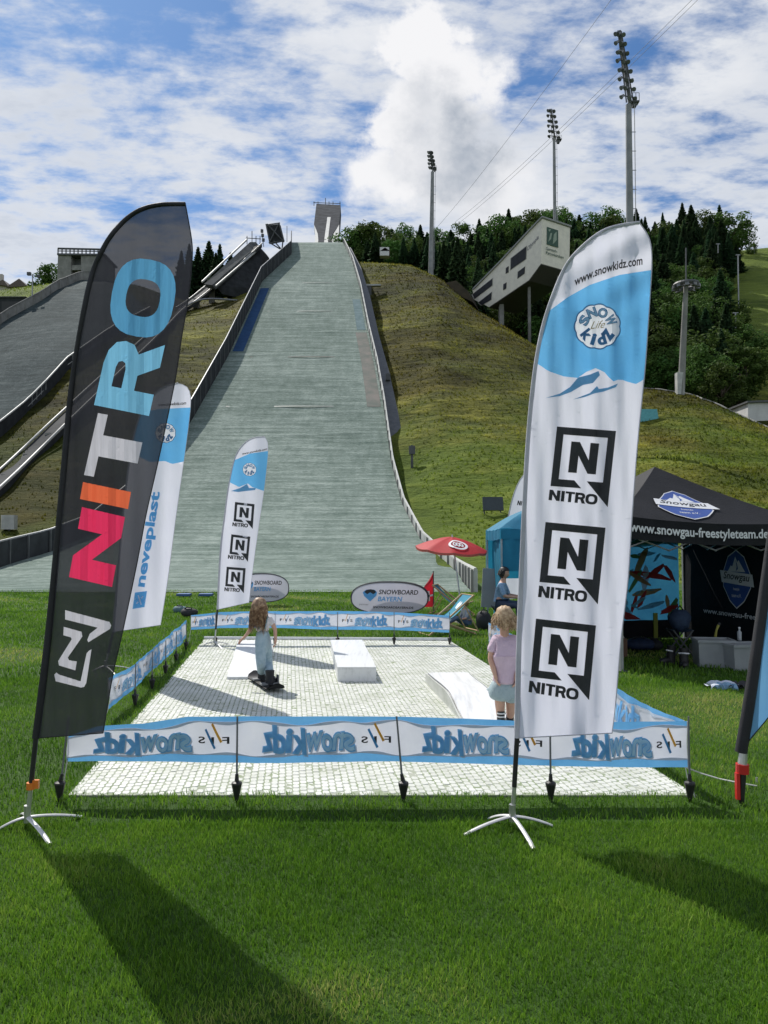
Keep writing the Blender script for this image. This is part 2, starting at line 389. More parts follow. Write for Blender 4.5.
g = MB(); g.add([(-4000, -800, 0), (4000, -800, 0), (4000, 6000, 0), (-4000, 6000, 0)], [(0, 1, 2, 3)])
tag(obj('grass_field', g, ground_material()), kind='structure')
def build_hill():
    pxs = list(range(-900, -60, 40))+list(range(-60, 830, 6))+list(range(830, 1600, 40))
    ys = list(np.linspace(28, 190, 118))+list(np.linspace(193, 330, 40)); mb = MB()
    vs = []
    for y in ys:
        for px in pxs:
            x = (px-384)/F*y; vs.append((x, y, H(x, y)))
    w = len(pxs); mb.add(vs, [(j*w+i, j*w+i+1, (j+1)*w+i+1, (j+1)*w+i) for j in range(len(ys)-1) for i in range(w-1)])
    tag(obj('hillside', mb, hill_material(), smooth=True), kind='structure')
build_hill()
def hill_grass():
    r = random.Random(9); V = []; Fc = []
    for _ in range(42000):
        px = r.uniform(350, 800) if r.random() < .75 else r.uniform(-40, 270); d = 30+r.random()**.8*(interp(px, CRD)-28); x = (px-384)/F*d; z = H(x, d)
        if z < .05 or (d > 34 and jl(d)-1 < x < jr(d)+2): continue
        h = r.uniform(.05, .17)*(1+d/130); w = h*r.uniform(.3, .8); a = r.uniform(0, 3.14); dx, dy = math.cos(a)*w, math.sin(a)*w; o = len(V)
        V += [(x-dx, d-dy, z-.05), (x+dx, d+dy, z-.05), (x+r.uniform(-.15, .15), d+r.uniform(-.15, .15), z+h)]; Fc.append((o, o+1, o+2))
    mb = MB(); mb.v = V; mb.f = Fc; tag(obj('hill_grass', mb, hill_material(True), fix=False), 'rough uncut grass tufts over the slopes beside the ski jump', 'grass', kind='stuff')
# ================================================================== LARGE SKI JUMP
JD, JY0 = 172.0, 34.0; JZ = CAMH+te(243.5)*JD
def JP(y): return JZ*S((y-JY0)/(JD-JY0)) if y > JY0 else 0.0
LEFT = [(241, 290), (267, 260), (339, 225), (398, 192), (470, 146), (515, 92), (531, 50), (538, 20), (543, 0), (548, -60), (552, -250)]
RIGHT = [(243, 342), (263, 351.7), (290, 359.5), (329, 367), (366, 376), (405, 383), (467, 391.5), (507, 402), (544, 420.6), (566, 442.5), (580, 460), (592, 471), (610, 480)]
def LWH(y): return 1.6+1.4*min(1, max(0, (y-50)/50))
def jl(y):
    z = JP(y)+LWH(y); py = proj((0, y, z))[1]; return max(-46, (interp(py, LEFT)-384)/F*y)
def jr(y):
    py = proj((0, y, JP(y)))[1]; return (interp(py, RIGHT)-384)/F*y
def slope_mat(name, base, dark, lightc, rows=1.0):
    m = bpy.data.materials.new(name); m.use_nodes = True; t = NT(m.node_tree); t.n.clear()
    v = t.node('ShaderNodeTexCoord').outputs['Object']; sep = t.node('ShaderNodeSeparateXYZ'); t.l.new(v, sep.inputs[0])
    a = t.noise(t.map(v, (.12, 1.0, 1.0)), 1.6*rows, 7, .7); b = t.noise(t.map(v, (1, .25, .25)), .9, 5, .65); c = t.noise(v, .06, 4, .6); e = t.noise(t.map(v, (1.2, 5, 5)), 2.2, 3, .8)
    f = t.m('ADD', t.m('MULTIPLY', a, .36), t.m('ADD', t.m('MULTIPLY', b, .14), t.m('ADD', t.m('MULTIPLY', c, .15), t.m('MULTIPLY', e, .35))))
    col = t.ramp(f, [(.38, dark), (.49, base), (.60, lightc)])
    # mat rows overlap every 1.6 m
    row = t.m('FRACT', t.m('MULTIPLY', t.m('ADD', sep.outputs[1], t.m('MULTIPLY', b, .5)), .62))
    col = t.mix(t.m('MULTIPLY', t.rng(row, .10, .0), .55), col, dark)
    p = t.node('ShaderNodeBsdfPrincipled'); t.l.new(col, p.inputs['Base Color']); p.inputs['Roughness'].default_value = .85; p.inputs['Specular IOR Level'].default_value = .06
    bu = t.node('ShaderNodeBump'); bu.inputs['Distance'].default_value = .22; bu.inputs['Strength'].default_value = .9
    t.l.new(t.m('ADD', e, t.m('MULTIPLY', a, .6)), bu.inputs['Height']); t.l.new(bu.outputs[0], p.inputs['Normal'])
    o = t.node('ShaderNodeOutputMaterial'); t.l.new(p.outputs[0], o.inputs[0]); return m
concrete = mat('weathered concrete', (.30, .30, .285), (.19, .19, .18), .6, .9, .4, 6, spec=.1)
pale = mat('pale painted boards', (.52, .53, .51), (.36, .37, .36), 1.2, .6, .2, 8)
darkw = mat('dark tarred boards', (.05, .055, .06), (.03, .033, .036), .8, .8, .3, 8, spec=.1)
steel = mat('galvanised steel', (.34, .35, .36), (.24, .25, .26), 3, .45, 0, metal=.6)
dsteel = mat('dark weathered steel', (.10, .105, .11), (.06, .065, .07), 2, .6)
def ski_jump():
    t = thing('ski_jump_hill', 'broad tall ski jump landing slope covered in grey green plastic mats, in the middle of the photo', 'ski jump', (0, JY0, 0))
    ys = [26.5, 30]+list(np.linspace(JY0, 184, 110))
    mt = slope_mat('summer mats grey green', (.205, .265, .235), (.075, .120, .100), (.40, .47, .43))
    mb = MB(); nu = 14
    mb.grid(lambda u, v: (lambda y: (jl(y)+(jr(y)-jl(y))*u, y, JP(y)+.03+(.25 if y > JY0+3 else .25*max(0, (y-JY0)/3))))(ys[round(v*(len(ys)-1))]), nu, len(ys)-1)
    obj('landing_mats', mb, mt, t, smooth=True)
    top = lambda y: JP(y)+.28
    # body of the slope down to the hillside
    for side, nm in ((jl, 'left'), (jr, 'right')):
        mb = MB(); yy = [y for y in ys if y >= 36]
        s = -1 if nm == 'left' else 1
        for a, b in zip(yy, yy[1:]):
            xa, xb = side(a)+s*.02, side(b)+s*.02
            mb.add([(xa, a, min(H(xa, a), top(a))-1.5), (xb, b, min(H(xb, b), top(b))-1.5), (xb, b, top(b)-.05), (xa, a, top(a)-.05)], [(0, 1, 2, 3)])
        obj('side_skirt', mb, concrete, t)
    # walls with their posts
    def wall(side, s, y0, hgt, name, m, capm):
        mb = MB(); cp = MB(); yy = [y for y in ys if y >= y0]
        if y0 < 30: yy = [26.5]+[27.5+i*.8 for i in range(30)]+[y for y in yy if y > 51.5]
        rings = []
        for y in yy:
            x = side(y)+s*.06; z = JP(y); h = hgt(y)
            rings.append([(x, y, z-.4), (x, y, z+h), (x+s*.16, y, z+h), (x+s*.16, y, z-2.5)])
        for A, B in zip(rings, rings[1:]):
            mb.add(A+B, [(0, 4, 5, 1), (2, 6, 7, 3), (1, 5, 6, 2)])
        mb.add(rings[0], [(0, 1, 2, 3)]); mb.add(rings[-1], [(0, 1, 2, 3)])
        w = obj(name, mb, m, t)
        cp.tube([Vector(r[1])+Vector((s*.08, 0, .04)) for r in rings], .075, 6); obj('top_rail', cp, capm, w)
        ps = MB(); y = yy[0]
        while y < 178:
            x = side(y)+s*.06; ps.box((x-s*.05, y, JP(y)+hgt(y)/2), (.09, .12, hgt(y)+.1)); y += 2.4
        obj('wall_posts', ps, concrete if s > 0 else dsteel, w)
    wall(jr, 1, 26.5, lambda y: .78 if y < 60 else .78+min(.5, (y-60)*.01), 'right_board', pale, pale)
    wall(jl, -1, 34, LWH, 'left_board', darkw, steel)  # dark colour puts the shade of the inner face into the left board
    # dark strip laid in as the shadow cast by the right board
    mb = MB(); yy = [y for y in ys if y >= 40]
    for a, b in zip(yy, yy[1:]):
        P = []
        for y in (a, b):
            x = jr(y)+.25; P += [(x, y, JP(y)-.9), (x+1.5, y, JP(y)-.9), (x+1.5, y, min(H(x, y), JP(y))-2)]
        mb.add(P, [(0, 3, 4, 1), (1, 4, 5, 2)])
    obj('board_shadow_strip', mb, dsteel, t)
    # painted mat strips by the edges
    def strip(xf, w, ya, yb, m, name):
        q = MB(); q.grid(lambda u, v: (lambda y: (xf(y)+w*u, y, top(y)+.035))(ya+(yb-ya)*v), 2, 24); obj(name, q, m, t)
    strip(lambda y: jl(y)+.3, 1.5, 100, 128, mat('blue mats', (.035, .085, .19), (.025, .06, .14), 1, .8, spec=.05), 'blue_mat_strip')
    strip(lambda y: jr(y)-1.6, 1.3, 108, 122, mat('faded blue mats', (.17, .235, .25), (.11, .17, .18), 1, .9, spec=.05), 'blue_mat_strip')
    strip(lambda y: jr(y)-1.9, 1.6, 84, 107, mat('faded red mats', (.24, .22, .20), (.16, .175, .155), .8, .9, spec=.05), 'red_mat_strip')
    # faint darker seams right across, where lines are marked
    for ya, m in ((98, 'faded red mats'), (116, 'dark seam'), (131, 'dark seam'), (84, 'dark seam')):
        strip(lambda y: jl(y)+1, 0, ya, ya+.2, mat('dark seam', (.10, .13, .12)), 'seam') if False else None
        q = MB(); q.grid(lambda u, v: (lambda y: (jl(y)+3+(jr(y)-jl(y)-4)*u, y+.2*math.sin(u*9), top(y)+.03))(ya+.22*v), 30, 1); obj('distance_line', q, mat(m, (.12, .155, .14)), t)
ski_jump()

hill_grass()

def inrun_tower():
    t = thing('inrun_tower', 'grey start tower with pale centre track standing above the big landing slope', 'ski jump tower', M(327, 247, 186))
    dep = lambda py: 184+(247-py)/43*60
    out = [(316.4, 203.8), (340.6, 205), (339.2, 224.5), (336, 229), (332.6, 234), (331.4, 240), (331.2, 248), (317.4, 248), (318.3, 240), (317.8, 234), (316, 229), (313.9, 224.5)]
    P = [M(x, y, dep(y)) for x, y in out]
    obj('inrun_deck', MB().prism(P, (0, 3.5, -2.2)), mat('dark inrun boards', (.085, .09, .10), (.05, .054, .06), .5, .95, .3, 3, spec=.03), t)
    mb = MB(); L = [(329.2, 211), (331.6, 211), (330, 222), (328.6, 234), (327.6, 248), (323.4, 248), (325, 234), (326.8, 222), (328, 211)]
    mb.prism([M(x, y, dep(y)-.5) for x, y in L], (0, .3, -.1)); obj('centre_track', mb, pale, t)
    mb = MB()
    for L in ([(313.9, 224.5), (316, 229), (317.8, 234), (318.3, 240), (317.4, 248), (314.6, 248), (314.8, 240), (315, 232)], [(339.2, 224.5), (338.8, 232), (338.2, 240), (338, 248), (331.6, 248), (331.8, 240), (333.4, 234), (336.6, 229)]):
        mb.prism([M(x, y, dep(y)-.3) for x, y in L], (0, 2.5, -1))
    obj('side_wall', mb, pale, t)
    mb = MB(); hd = [M(325, 207, 243), M(332.6, 207.4, 243), M(332.6, 212.6, 243), M(325, 212.4, 243)]; mb.prism(hd, (0, 2.5, 0)); obj('start_gate_cabin', mb, concrete, t)
    mb = MB()
    for x in (314, 318, 325.5, 329, 333, 340): mb.tube([M(x, 206, 244), M(x, 201.5 if x != 325.5 else 198, 244)], .12, 5)
    mb.tube([M(313.4, 202.6, 244), M(340.6, 203.6, 244)], .12, 5); obj('railing', mb, dsteel, t)
    mb = MB(); mb.box(M(327, 238, 215)+Vector((0, 4, -12)), (4, 5, 24)); obj('support_pier', mb, concrete, t)
inrun_tower()

# ------------------------------------------------------------------ smaller hill on the left
def small_hill():
    up = [(112, 276), (81, 283), (45, 302), (9, 322), (-25, 345), (-70, 372), (-130, 405), (-220, 440)]
    lo = [(150, 318), (108, 342), (67, 372), (47, 395), (27, 416), (0, 439), (-60, 478), (-150, 510)]
    t = thing('small_ski_jump_hill', 'dark matted landing slope of the smaller ski jump at the left edge', 'ski jump', T(60, 330))
    A = [T(x, y, .7) for x, y in up]; B = [T(x, y, .9) for x, y in lo]
    n = 16
    def P(u, v):
        k = u*(len(A)-1); i = min(len(A)-2, int(k)); f = k-i
        a = A[i].lerp(A[i+1], f); b = B[i].lerp(B[i+1], f); p = a.lerp(b, v); p.z = max(p.z, H(p.x, p.y)+.5); return p
    mb = MB(); mb.grid(P, 42, n); obj('landing_mats', mb, slope_mat('summer mats dark', (.058, .080, .084), (.022, .034, .036), (.14, .17, .17), .8), t, smooth=True)
    for v, h, m, nm in ((0, 1.8, concrete, 'upper_board'), (1, 1.2, pale, 'lower_board')):
        w = MB(); pts = [P(i/60, v) for i in range(61)]
        for a, b in zip(pts, pts[1:]):
            e = Vector((0, .25, 0)); dn = Vector((0, 0, -2.5)); u_ = Vector((0, 0, h))
            w.add([a+dn, b+dn, b+u_, a+u_, a+dn+e, b+dn+e, b+u_+e, a+u_+e], [(0, 1, 2, 3), (4, 5, 6, 7), (3, 2, 6, 7)])
        o = obj(nm, w, darkw if v else m, t)
        r = MB(); r.tube([p+Vector((0, 0, h+.1)) for p in pts], .12, 6)
        if v:
            r.tube([p+Vector((-.2, -.8, -.4)) for p in pts], .13, 6)
            for i in range(0, 61, 2): r.box(pts[i]+Vector((-.1, -.1, .5)), (.18, .18, 1.3))
        else:
            for i in range(0, 61, 2): r.box(pts[i]+Vector((0, -.05, h*.4)), (.25, .25, h*1.1))
        obj('rail', r, pale if v else concrete, o)
small_hill()

def small_inrun():
    t = thing('small_inrun', 'narrow raised twin rail ramp running down left from a scaffold top, beside the large slope', 'ramp', T(210, 305))
    c = [(257, 244), (236, 263), (212, 284), (192, 300), (176, 311), (150, 337), (110, 374), (61, 420), (30, 450), (0, 478), (-60, 530)]
    dd = [176, 170, 163, 156, 150]
    pts = []
    for i, (x, y) in enumerate(c):
        pts.append(M(x, y, dd[i]) if i < len(dd) else T(x, y+9)+Vector((0, 0, 0)))
    for i in range(len(dd), len(c)): pts[i] = M(c[i][0], c[i][1], pts[i].y)
    def sm(P, n=8):
        o = []
        for i in range(len(P)-1):
            p0, p1, p2, p3 = P[max(0, i-1)], P[i], P[i+1], P[min(len(P)-1, i+2)]
            for k in range(n):
                u = k/n; o.append(.5*((2*p1)+(p2-p0)*u+(2*p0-5*p1+4*p2-p3)*u*u+(3*p1-p0-3*p2+p3)*u**3))
        return o+[P[-1]]
    C = sm(pts)
    w = 1.9
    for s in (-1, 1):
        mb = MB(); q = [p+Vector((s*w*.72, s*-.6, 0)) for p in C]; mb.tube(q, .15, 8); obj('rail', mb, mat('bright concrete rail', (.48, .48, .46), (.34, .34, .33), 1, .5), t, smooth=True)
    mb = MB()
    for a, b in zip(C, C[1:]):
        P = []
        for p in (a, b): P += [p+Vector((-w*.7, .6, -.3)), p+Vector((w*.7, -.6, -.3)), p+Vector((w*.7, -.6, -1.1)), p+Vector((-w*.7, .6, -1.1))]
        mb.add(P, [(0, 1, 5, 4), (1, 2, 6, 5), (2, 3, 7, 6), (3, 0, 4, 7)])
    obj('track_bed', mb, darkw, t)
    for i in range(4, len(C), 6):
        p = C[i]; g_ = on(p.x, p.y)
        if g_.z < p.z-.5: mb = MB(); mb.box(((p.x), p.y, (p.z+g_.z)/2-.5), (1.2, .8, max(.5, p.z-g_.z))); obj('support_pier', mb, concrete, t)
    # the wide upper ramp
    mb = MB(); o = [(204, 284), (212, 285), (256, 247), (256, 242), (250, 242)]; D = [158, 158, 176, 177, 177]
    mb.prism([M(x, y, d) for (x, y), d in zip(o, D)], (.6, 1, -.6)); obj('upper_ramp', mb, mat('worn grey ramp', (.13, .14, .14), (.08, .085, .09), .6, .9, .3, 5, spec=.05), t)
    for o in ([(202, 282), (247, 239.5)], [(216, 286), (260, 248)]):
        mb = MB(); mb.tube([M(x, y, d) for (x, y), d in zip(o, (157, 176))], .22, 6); obj('side_rail', mb, pale, t)
    mb = MB(); poly = [(259, 246), (262, 250), (262, 270), (258, 288), (240, 298), (222, 294), (216, 286)]
    D = [176, 176, 172, 168, 164, 161, 160]
    mb.prism([M(x, y, d+1) for (x, y), d in zip(poly, D)], (1, 5, 0)); obj('timber_substructure', mb, darkw, t)
    mb = MB()
    for x in (247, 252, 256, 260): mb.tube([M(x, 244, 178), M(x, 236 if x != 252 else 231, 178)], .1, 5)
    mb.tube([M(246, 238, 178), M(261, 239, 178)], .1, 5); obj('railing', mb, dsteel, t)
    # curved handrail of the landing by the knoll
    mb = MB(); q = [M(186, 306, 152), M(200, 300, 153), (M(216, 299, 156)), M(236, 300.5, 158), M(250, 302, 160)]; mb.tube(sm(q), .2, 6); obj('curved_rail', mb, steel, t)
small_inrun()

def judge_platform():
    t = thing('scaffold_platform', 'dark square scoreboard frame on angled steel legs left of the slope top', 'scoreboard', M(278, 244, 173))
    mb = MB(); mb.prism([M(267, 225.5, 172), M(279, 224, 172), M(283, 240, 172), M(269.5, 243, 172)], (.3, .8, 0)); obj('board', mb, darkw, t)
    mb = MB()
    for a, b in (((267, 224), (284, 242)), ((279, 223), (269, 243)), ((266, 224), (270, 244)), ((279, 223), (284, 241)), ((266, 225), (280, 223)), ((270, 243), (284, 241)), ((274, 241), (281, 249)), ((283, 240), (282, 250)), ((270, 243), (280, 249))):
        mb.tube([M(*a, 171.5), M(*b, 171.5)], .16, 5)
    for x, y in ((262, 231), (262.6, 235.5), (263.4, 240)): mb.box(M(x, y, 171.5), (.6, .4, .7))
    mb.tube([M(261.6, 229, 171.6), M(263.8, 247, 171.6)], .08, 5); mb.tube([M(287, 226, 171.6), M(287, 242, 171.6)], .07, 5)
    obj('frame', mb, dsteel, t)
judge_platform()

def block_building():
    t = thing('concrete_block_building', 'windowless concrete block building with roof railing on the left crest', 'building', M(78, 284, 166))
    D = 166
    mb = MB(); P = [M(58, 254, D), M(71, 254, D), M(71, 283, D), M(57, 284, D)]; mb.prism(P, (0, 7, 0)); obj('wall', mb, concrete, t)
    mb = MB(); P = [M(81, 254, D), M(104, 254, D), M(104, 287, D), M(81, 286, D)]; mb.prism(P, (0, 7, 0)); obj('wall', mb, concrete, t)
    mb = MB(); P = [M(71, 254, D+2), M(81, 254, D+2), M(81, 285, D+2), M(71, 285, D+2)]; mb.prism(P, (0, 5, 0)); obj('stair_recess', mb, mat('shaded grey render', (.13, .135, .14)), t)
    mb = MB(); mb.prism([M(71, 265, D+.2), M(81, 265, D+.2), M(81, 270, D+.2), M(71, 270, D+.2)], (0, 1.7, 0)); obj('landing', mb, concrete, t)
    mb = MB()
    mb.tube([M(58, 248.5, D), M(105, 249.5, D)], .22, 6); mb.tube([M(58, 251, D), M(105, 251.5, D)], .12, 5)
    for x in range(58, 106, 4): mb.tube([M(x, 254, D), M(x, 248.6, D)], .15, 5)
    obj('roof_railing', mb, dsteel, t)
    mb = MB(); mb.prism([M(57, 253.2, D-.4), M(105, 253.6, D-.4), M(105, 255.2, D-.4), M(57, 254.8, D-.4)], (0, 8, 0)); obj('roof_slab', mb, dsteel, t)
block_building()

def crest_roofs():
    t = thing('farmhouse', 'low dark roofed house just showing over the far left crest', 'house', M(12, 288, 200))
    mb = MB(); mb.prism([M(-6, 292, 200), M(25, 292, 200), M(25, 286.5, 200), (M(-6, 285, 200))], (0, 8, 0)); obj('wall', mb, mat('pale render', (.5, .46, .42)), t)
    r = MB(); r.prism([M(-7, 284, 199), M(3, 279.5, 199), M(8, 286, 199)], (0, 10, 0)); r.prism([M(6, 287, 199), M(19, 278.5, 199), M(27, 286, 199)], (0, 10, 0)); rf = obj('roof', r, mat('brown roof tiles', (.12, .085, .07), (.07, .055, .05), 2), t)
    c = MB(); c.box(M(1.5, 279, 202), (.9, .9, 2.5)); obj('chimney', c, mat('pale render', (.5, .5, .5)), rf)
crest_roofs()

def hut(px, py, w, h, dep, name, label, cat, m, roofm=None):
    b = T(px, py); t = thing(name, label, cat, b)
    mb = MB(); mb.box(b+Vector((0, dep/2, h/2-.4)), (w, dep, h+.8)); obj('wall', mb, m, t)
    mb = MB(); mb.box(b+Vector((0, dep/2-.1, h+.08)), (w+.5, dep+.5, .16)); obj('roof', mb, roofm or dsteel, t)
    mb = MB(); mb.box(b+Vector((0, -.03, h*.45)), (w*.8, .06, h*.6)); obj('opening', mb, mat('dark opening', (.03, .032, .035)), t)
hut(12, 313, 5.0, 3.0, 4, 'field_shed', 'dark low shed in the bright grass of the upper left slope', 'shed', darkw)
b = T(32, 306); t = thing('path_lamp', 'thin lamp post with twin heads on the upper left grass slope', 'lamp post', b)
mb = MB(); mb.tube([b, b+Vector((0, 0, 6.2))], .12, 6); mb.tube([b+Vector((-.6, 0, 6.2)), b+Vector((.9, 0, 6.0))], .06, 5); obj('post', mb, steel, t)
mb = MB(); mb.box(b+Vector((-.7, 0, 6.4)), (.7, .5, .6)); obj('lamp_head', mb, dsteel, t); mb = MB(); mb.box(b+Vector((1.1, 0, 5.9)), (.6, .4, .4)); obj('lamp_head', mb, dsteel, t)

# ------------------------------------------------------------------ white cantilevered building
def slope_building():
    t = thing('cantilever_building', 'cream stepped building jutting out of the slope beneath the forest', 'building', T(478, 306))
    dpt = lambda x: 150-(x-472)/70*15
    A = [(472.5, 289.6), (500, 261.5), (526, 233.5), (542, 216.9), (541, 263.5), (529, 280), (489, 307), (474.6, 300)]
    p0, p1, p2 = M(472.5, 289.6, 150), M(542, 216.9, 135), M(541, 263.5, 135); pn = (p1-p0).cross(p2-p0).normalized()
    if pn.y > 0: pn = -pn
    cam0 = Vector((0, 0, CAMH))
    def W_(x, y, off=0):
        r = M(x, y, 100)-cam0; k = (p0+pn*off-cam0).dot(pn)/r.dot(pn); return cam0+r*k
    P = [W_(x, y) for x, y in A]
    ext = M(570, 218.9, 139)-M(542, 216.9, 135); ext.z = 0
    cream = mat('cream cladding', (.80, .76, .66), (.70, .665, .58), 1.2, .6, .15, 5)
    mb = MB(); n = len(P); mb.prism(P, ext); obj('wall', mb, cream, t)
    mb = MB(); Q = [W_(x, y-1.3, .3) for x, y in A[:4]]+[W_(x, y+.2, .3) for x, y in reversed(A[:4])]
    mb.prism(Q, ext*1.06); obj('roof', mb, mat('grey roof sheet', (.30, .31, .31)), t)
    # dark soffit
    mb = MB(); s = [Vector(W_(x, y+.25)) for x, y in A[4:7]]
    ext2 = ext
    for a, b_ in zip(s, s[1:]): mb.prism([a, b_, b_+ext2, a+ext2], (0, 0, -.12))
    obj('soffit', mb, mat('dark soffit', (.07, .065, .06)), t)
    gl = mat('dark window glass', (.03, .033, .04), (.02, .022, .026), 1, .5, spec=.2)
    fr = mat('window frame cream', (.40, .39, .35))
    c6 = lambda x, y: (460+x/4.8, 200+y/4.8)
    for W in ([(245, 280), (318, 223), (315, 283), (243, 333)], [(220, 327), (233, 318), (232, 346), (219, 353)], [(278, 345), (311, 320), (309, 352), (276, 376)],
              [(208, 405), (223, 396), (221, 424), (207, 432)], [(60, 452), (154, 378), (153, 410), (70, 474)], [(88, 492), (151, 443), (149, 478), (104, 505)]):
        w = [c6(*q) for q in W]; cx = sum(q[0] for q in w)/4; cy = sum(q[1] for q in w)/4
        P1 = [W_(x, y, .10) for x, y in w]; P2 = [W_(cx+(x-cx)*1.1, cy+(y-cy)*1.1, .05) for x, y in w]
        f = MB(); f.prism(P2, -pn*.1); fo = obj('window', f, fr, t); q = MB(); q.prism(P1, -pn*.04); obj('pane', q, gl, fo)
    # emblem and name on the end wall
    o3 = M(542, 216.9, 135); ex = ext.normalized(); nrm = Vector((ex.y, -ex.x, 0)); hh = (M(541, 263.5, 135)-o3).z
    L = ext.length
    fn = lambda a, b, off: o3+ex*(a*L)+Vector((0, 0, hh*b))+nrm*(off+.03)
    fn0 = lambda a, b, off: fn(a, b, off)
    decal('emblem', ([(.16, .18), (.56, .18), (.56, .56), (.16, .56)], [(0, 1, 2, 3)]), fn0, mat('dark green paint', (.03, .09, .06)), t)
    v, f = join2([tess([[(.2, .5), (.28, .3), (.34, .28), (.3, .42)]]), tess([[(.36, .52), (.40, .3), (.5, .22), (.5, .4), (.44, .46)]]), tess([[(.2, .24), (.3, .2), (.26, .27)]])])
    decal('emblem_relief', (v, f), fn0, mat('light sage paint', (.30, .38, .30)), t, off=.03)
    for s_, y_, w_ in (('Garmisch-', .68, .40), ('Partenkirchen', .77, .62)):
        v, f = text2d(s_, .01); decal('lettering', (aff(v, (.13, y_), (w_, 0), (0, -.065)), f), fn0, mat('dark green paint', (.03, .09, .06)), t)
    # letters along the side wall
    sfn = lambda a, b, off: W_(a, b, off+.03)
    v, f = text2d('Olympia', .02); decal('side_lettering', (aff(v, (527, 253), (11.5, -13), (.3, -6)), f), sfn, mat('grey paint', (.25, .25, .27)), t)
    mb = MB()
    for x, y, y2 in ((529, 281, 330), (501, 300, 318)):
        p = M(x, y, dpt(x)+2); g_ = on(p.x, p.y); mb.box(((p.x), p.y, (p.z+g_.z-2)/2), (.9 if x < 510 else .5, 1.5 if x < 510 else .5, max(1, p.z-g_.z+2)))
    p = M(541, 264, 139)+Vector((3.2, 0, 0)); g_ = on(p.x, p.y); mb.box((p.x, p.y, (p.z+g_.z)/2), (.4, .4, abs(p.z-g_.z)+1)); obj('support_column', mb, concrete, t)
slope_building()

# ------------------------------------------------------------------ floodlight masts, other masts
lampm = mat('lamp housings', (.22, .23, .24), (.12, .125, .13), 2, .4, metal=.4)
def flood_mast(label, px, pyb, pyt, d, rp, name='floodlight_mast', r=.28, tilt=(0, 0), rows=6, base=None):
    top = M(px+tilt[0], pyt, d); b = Vector((top.x+(px-(px+tilt[0]))*0, top.y, 0)); x0 = (px-384)/F*d
    b = Vector((top.x-tilt[0]/F*d, d, 0)); b.z = H(b.x, b.y)-.5
    t = thing(name, label, 'floodlight mast', b, 'tall floodlight masts above the slope')
    mb = MB(); mb.tube([b, b.lerp(top, .5), top], [r*1.35, r*1.05, r*.8], 12); obj('mast', mb, mat('galvanised mast', (.26, .27, .27), (.18, .19, .19), .8, .5, metal=.3), t, smooth=True)
    mb = MB(); mb.tube([b+Vector((r*1.6, -.1, 2)), top+Vector((r*1.5, -.1, 0))], .04, 5)
    for k in range(int((top.z-b.z)/2)): mb.box(b.lerp(top, (k+1)*2/(top.z-b.z+2))+Vector((r*1.2, -.1, 0)), (r*1.2, .05, .05))
    obj('ladder', mb, steel, t)
    a0 = M(rp[0], rp[1], d); a1 = M(rp[2], rp[3], d)   # head axis, top and bottom
    ax = (a1-a0); mb = MB(); mb.tube([a0, a1, top], [.16, .2, .2], 6)
    side = Vector((1, .25, 0)).normalized(); W = rp[4]/F*d/2
    for s in (-1, 1): mb.tube([a0+side*s*W*.25, a1+side*s*W*.55], .07, 5)
    for k in range(rows):
        p = a0+ax*((k+.3)/rows); ww = W*(.55+.45*k/rows); mb.tube([p-side*ww, p+side*ww], .06, 5)
    obj('lamp_frame', mb, dsteel, t)
    for k in range(rows):
        p = a0+ax*((k+.3)/rows); ww = W*(.55+.45*k/rows)
        for s in ((-1, .1, .9) if k % 2 else (-.85, -.25, 1)):
            q = p+side*ww*s*1.1+Vector((0, -.2, -.12)); rot = Matrix.Rotation(R(-58+20*s), 3, 'Z') @ Matrix.Rotation(R(38+6*(k % 3)), 3, 'X')
            mb = MB(); mb.tube([q+rot @ Vector((0, .12, 0)), q+rot @ Vector((0, -.12, 0)), q+rot @ Vector((0, -.30, 0))], [.05*d/70+.04, .10*d/70+.06, .15*d/70+.07], 8); obj('lamp', mb, lampm, t)
    mb = MB(); pc = a1+side*W*.75+Vector((0, 0, .1)); s_ = W*.9
    mb.box(pc, (s_*1.1, s_, .15)); mb.box(pc+Vector((-s_*.1, 0, -.45*s_)), (s_*.5, s_*.6, .5*s_), taper=1.4)
    for q in (-.5, 0, .5): mb.tube([pc+Vector((q*s_, -s_*.5, 0)), pc+Vector((q*s_, -s_*.5, .8))], .03, 4)
    mb.tube([pc+Vector((-.5*s_, -s_*.5, .8)), pc+Vector((.5*s_, -s_*.5, .8))], .03, 4); obj('service_platform', mb, dsteel, t)
flood_mast('tallest nearest floodlight mast, rising behind the right white feather flag', 627, 222, 105, 70, (619.5, 31, 630, 103, 15), r=.36, tilt=(1.5, 0), rows=8)
flood_mast('floodlight mast rising from behind the cream building', 554, 216, 138, 156, (551, 109, 555, 140, 11), r=.38, rows=6)
flood_mast('shortest floodlight mast on the grassy crest, nearest the big slope', 430.5, 268, 172, 160, (430.5, 151, 433, 170, 6), r=.45, tilt=(2, 0), rows=5)

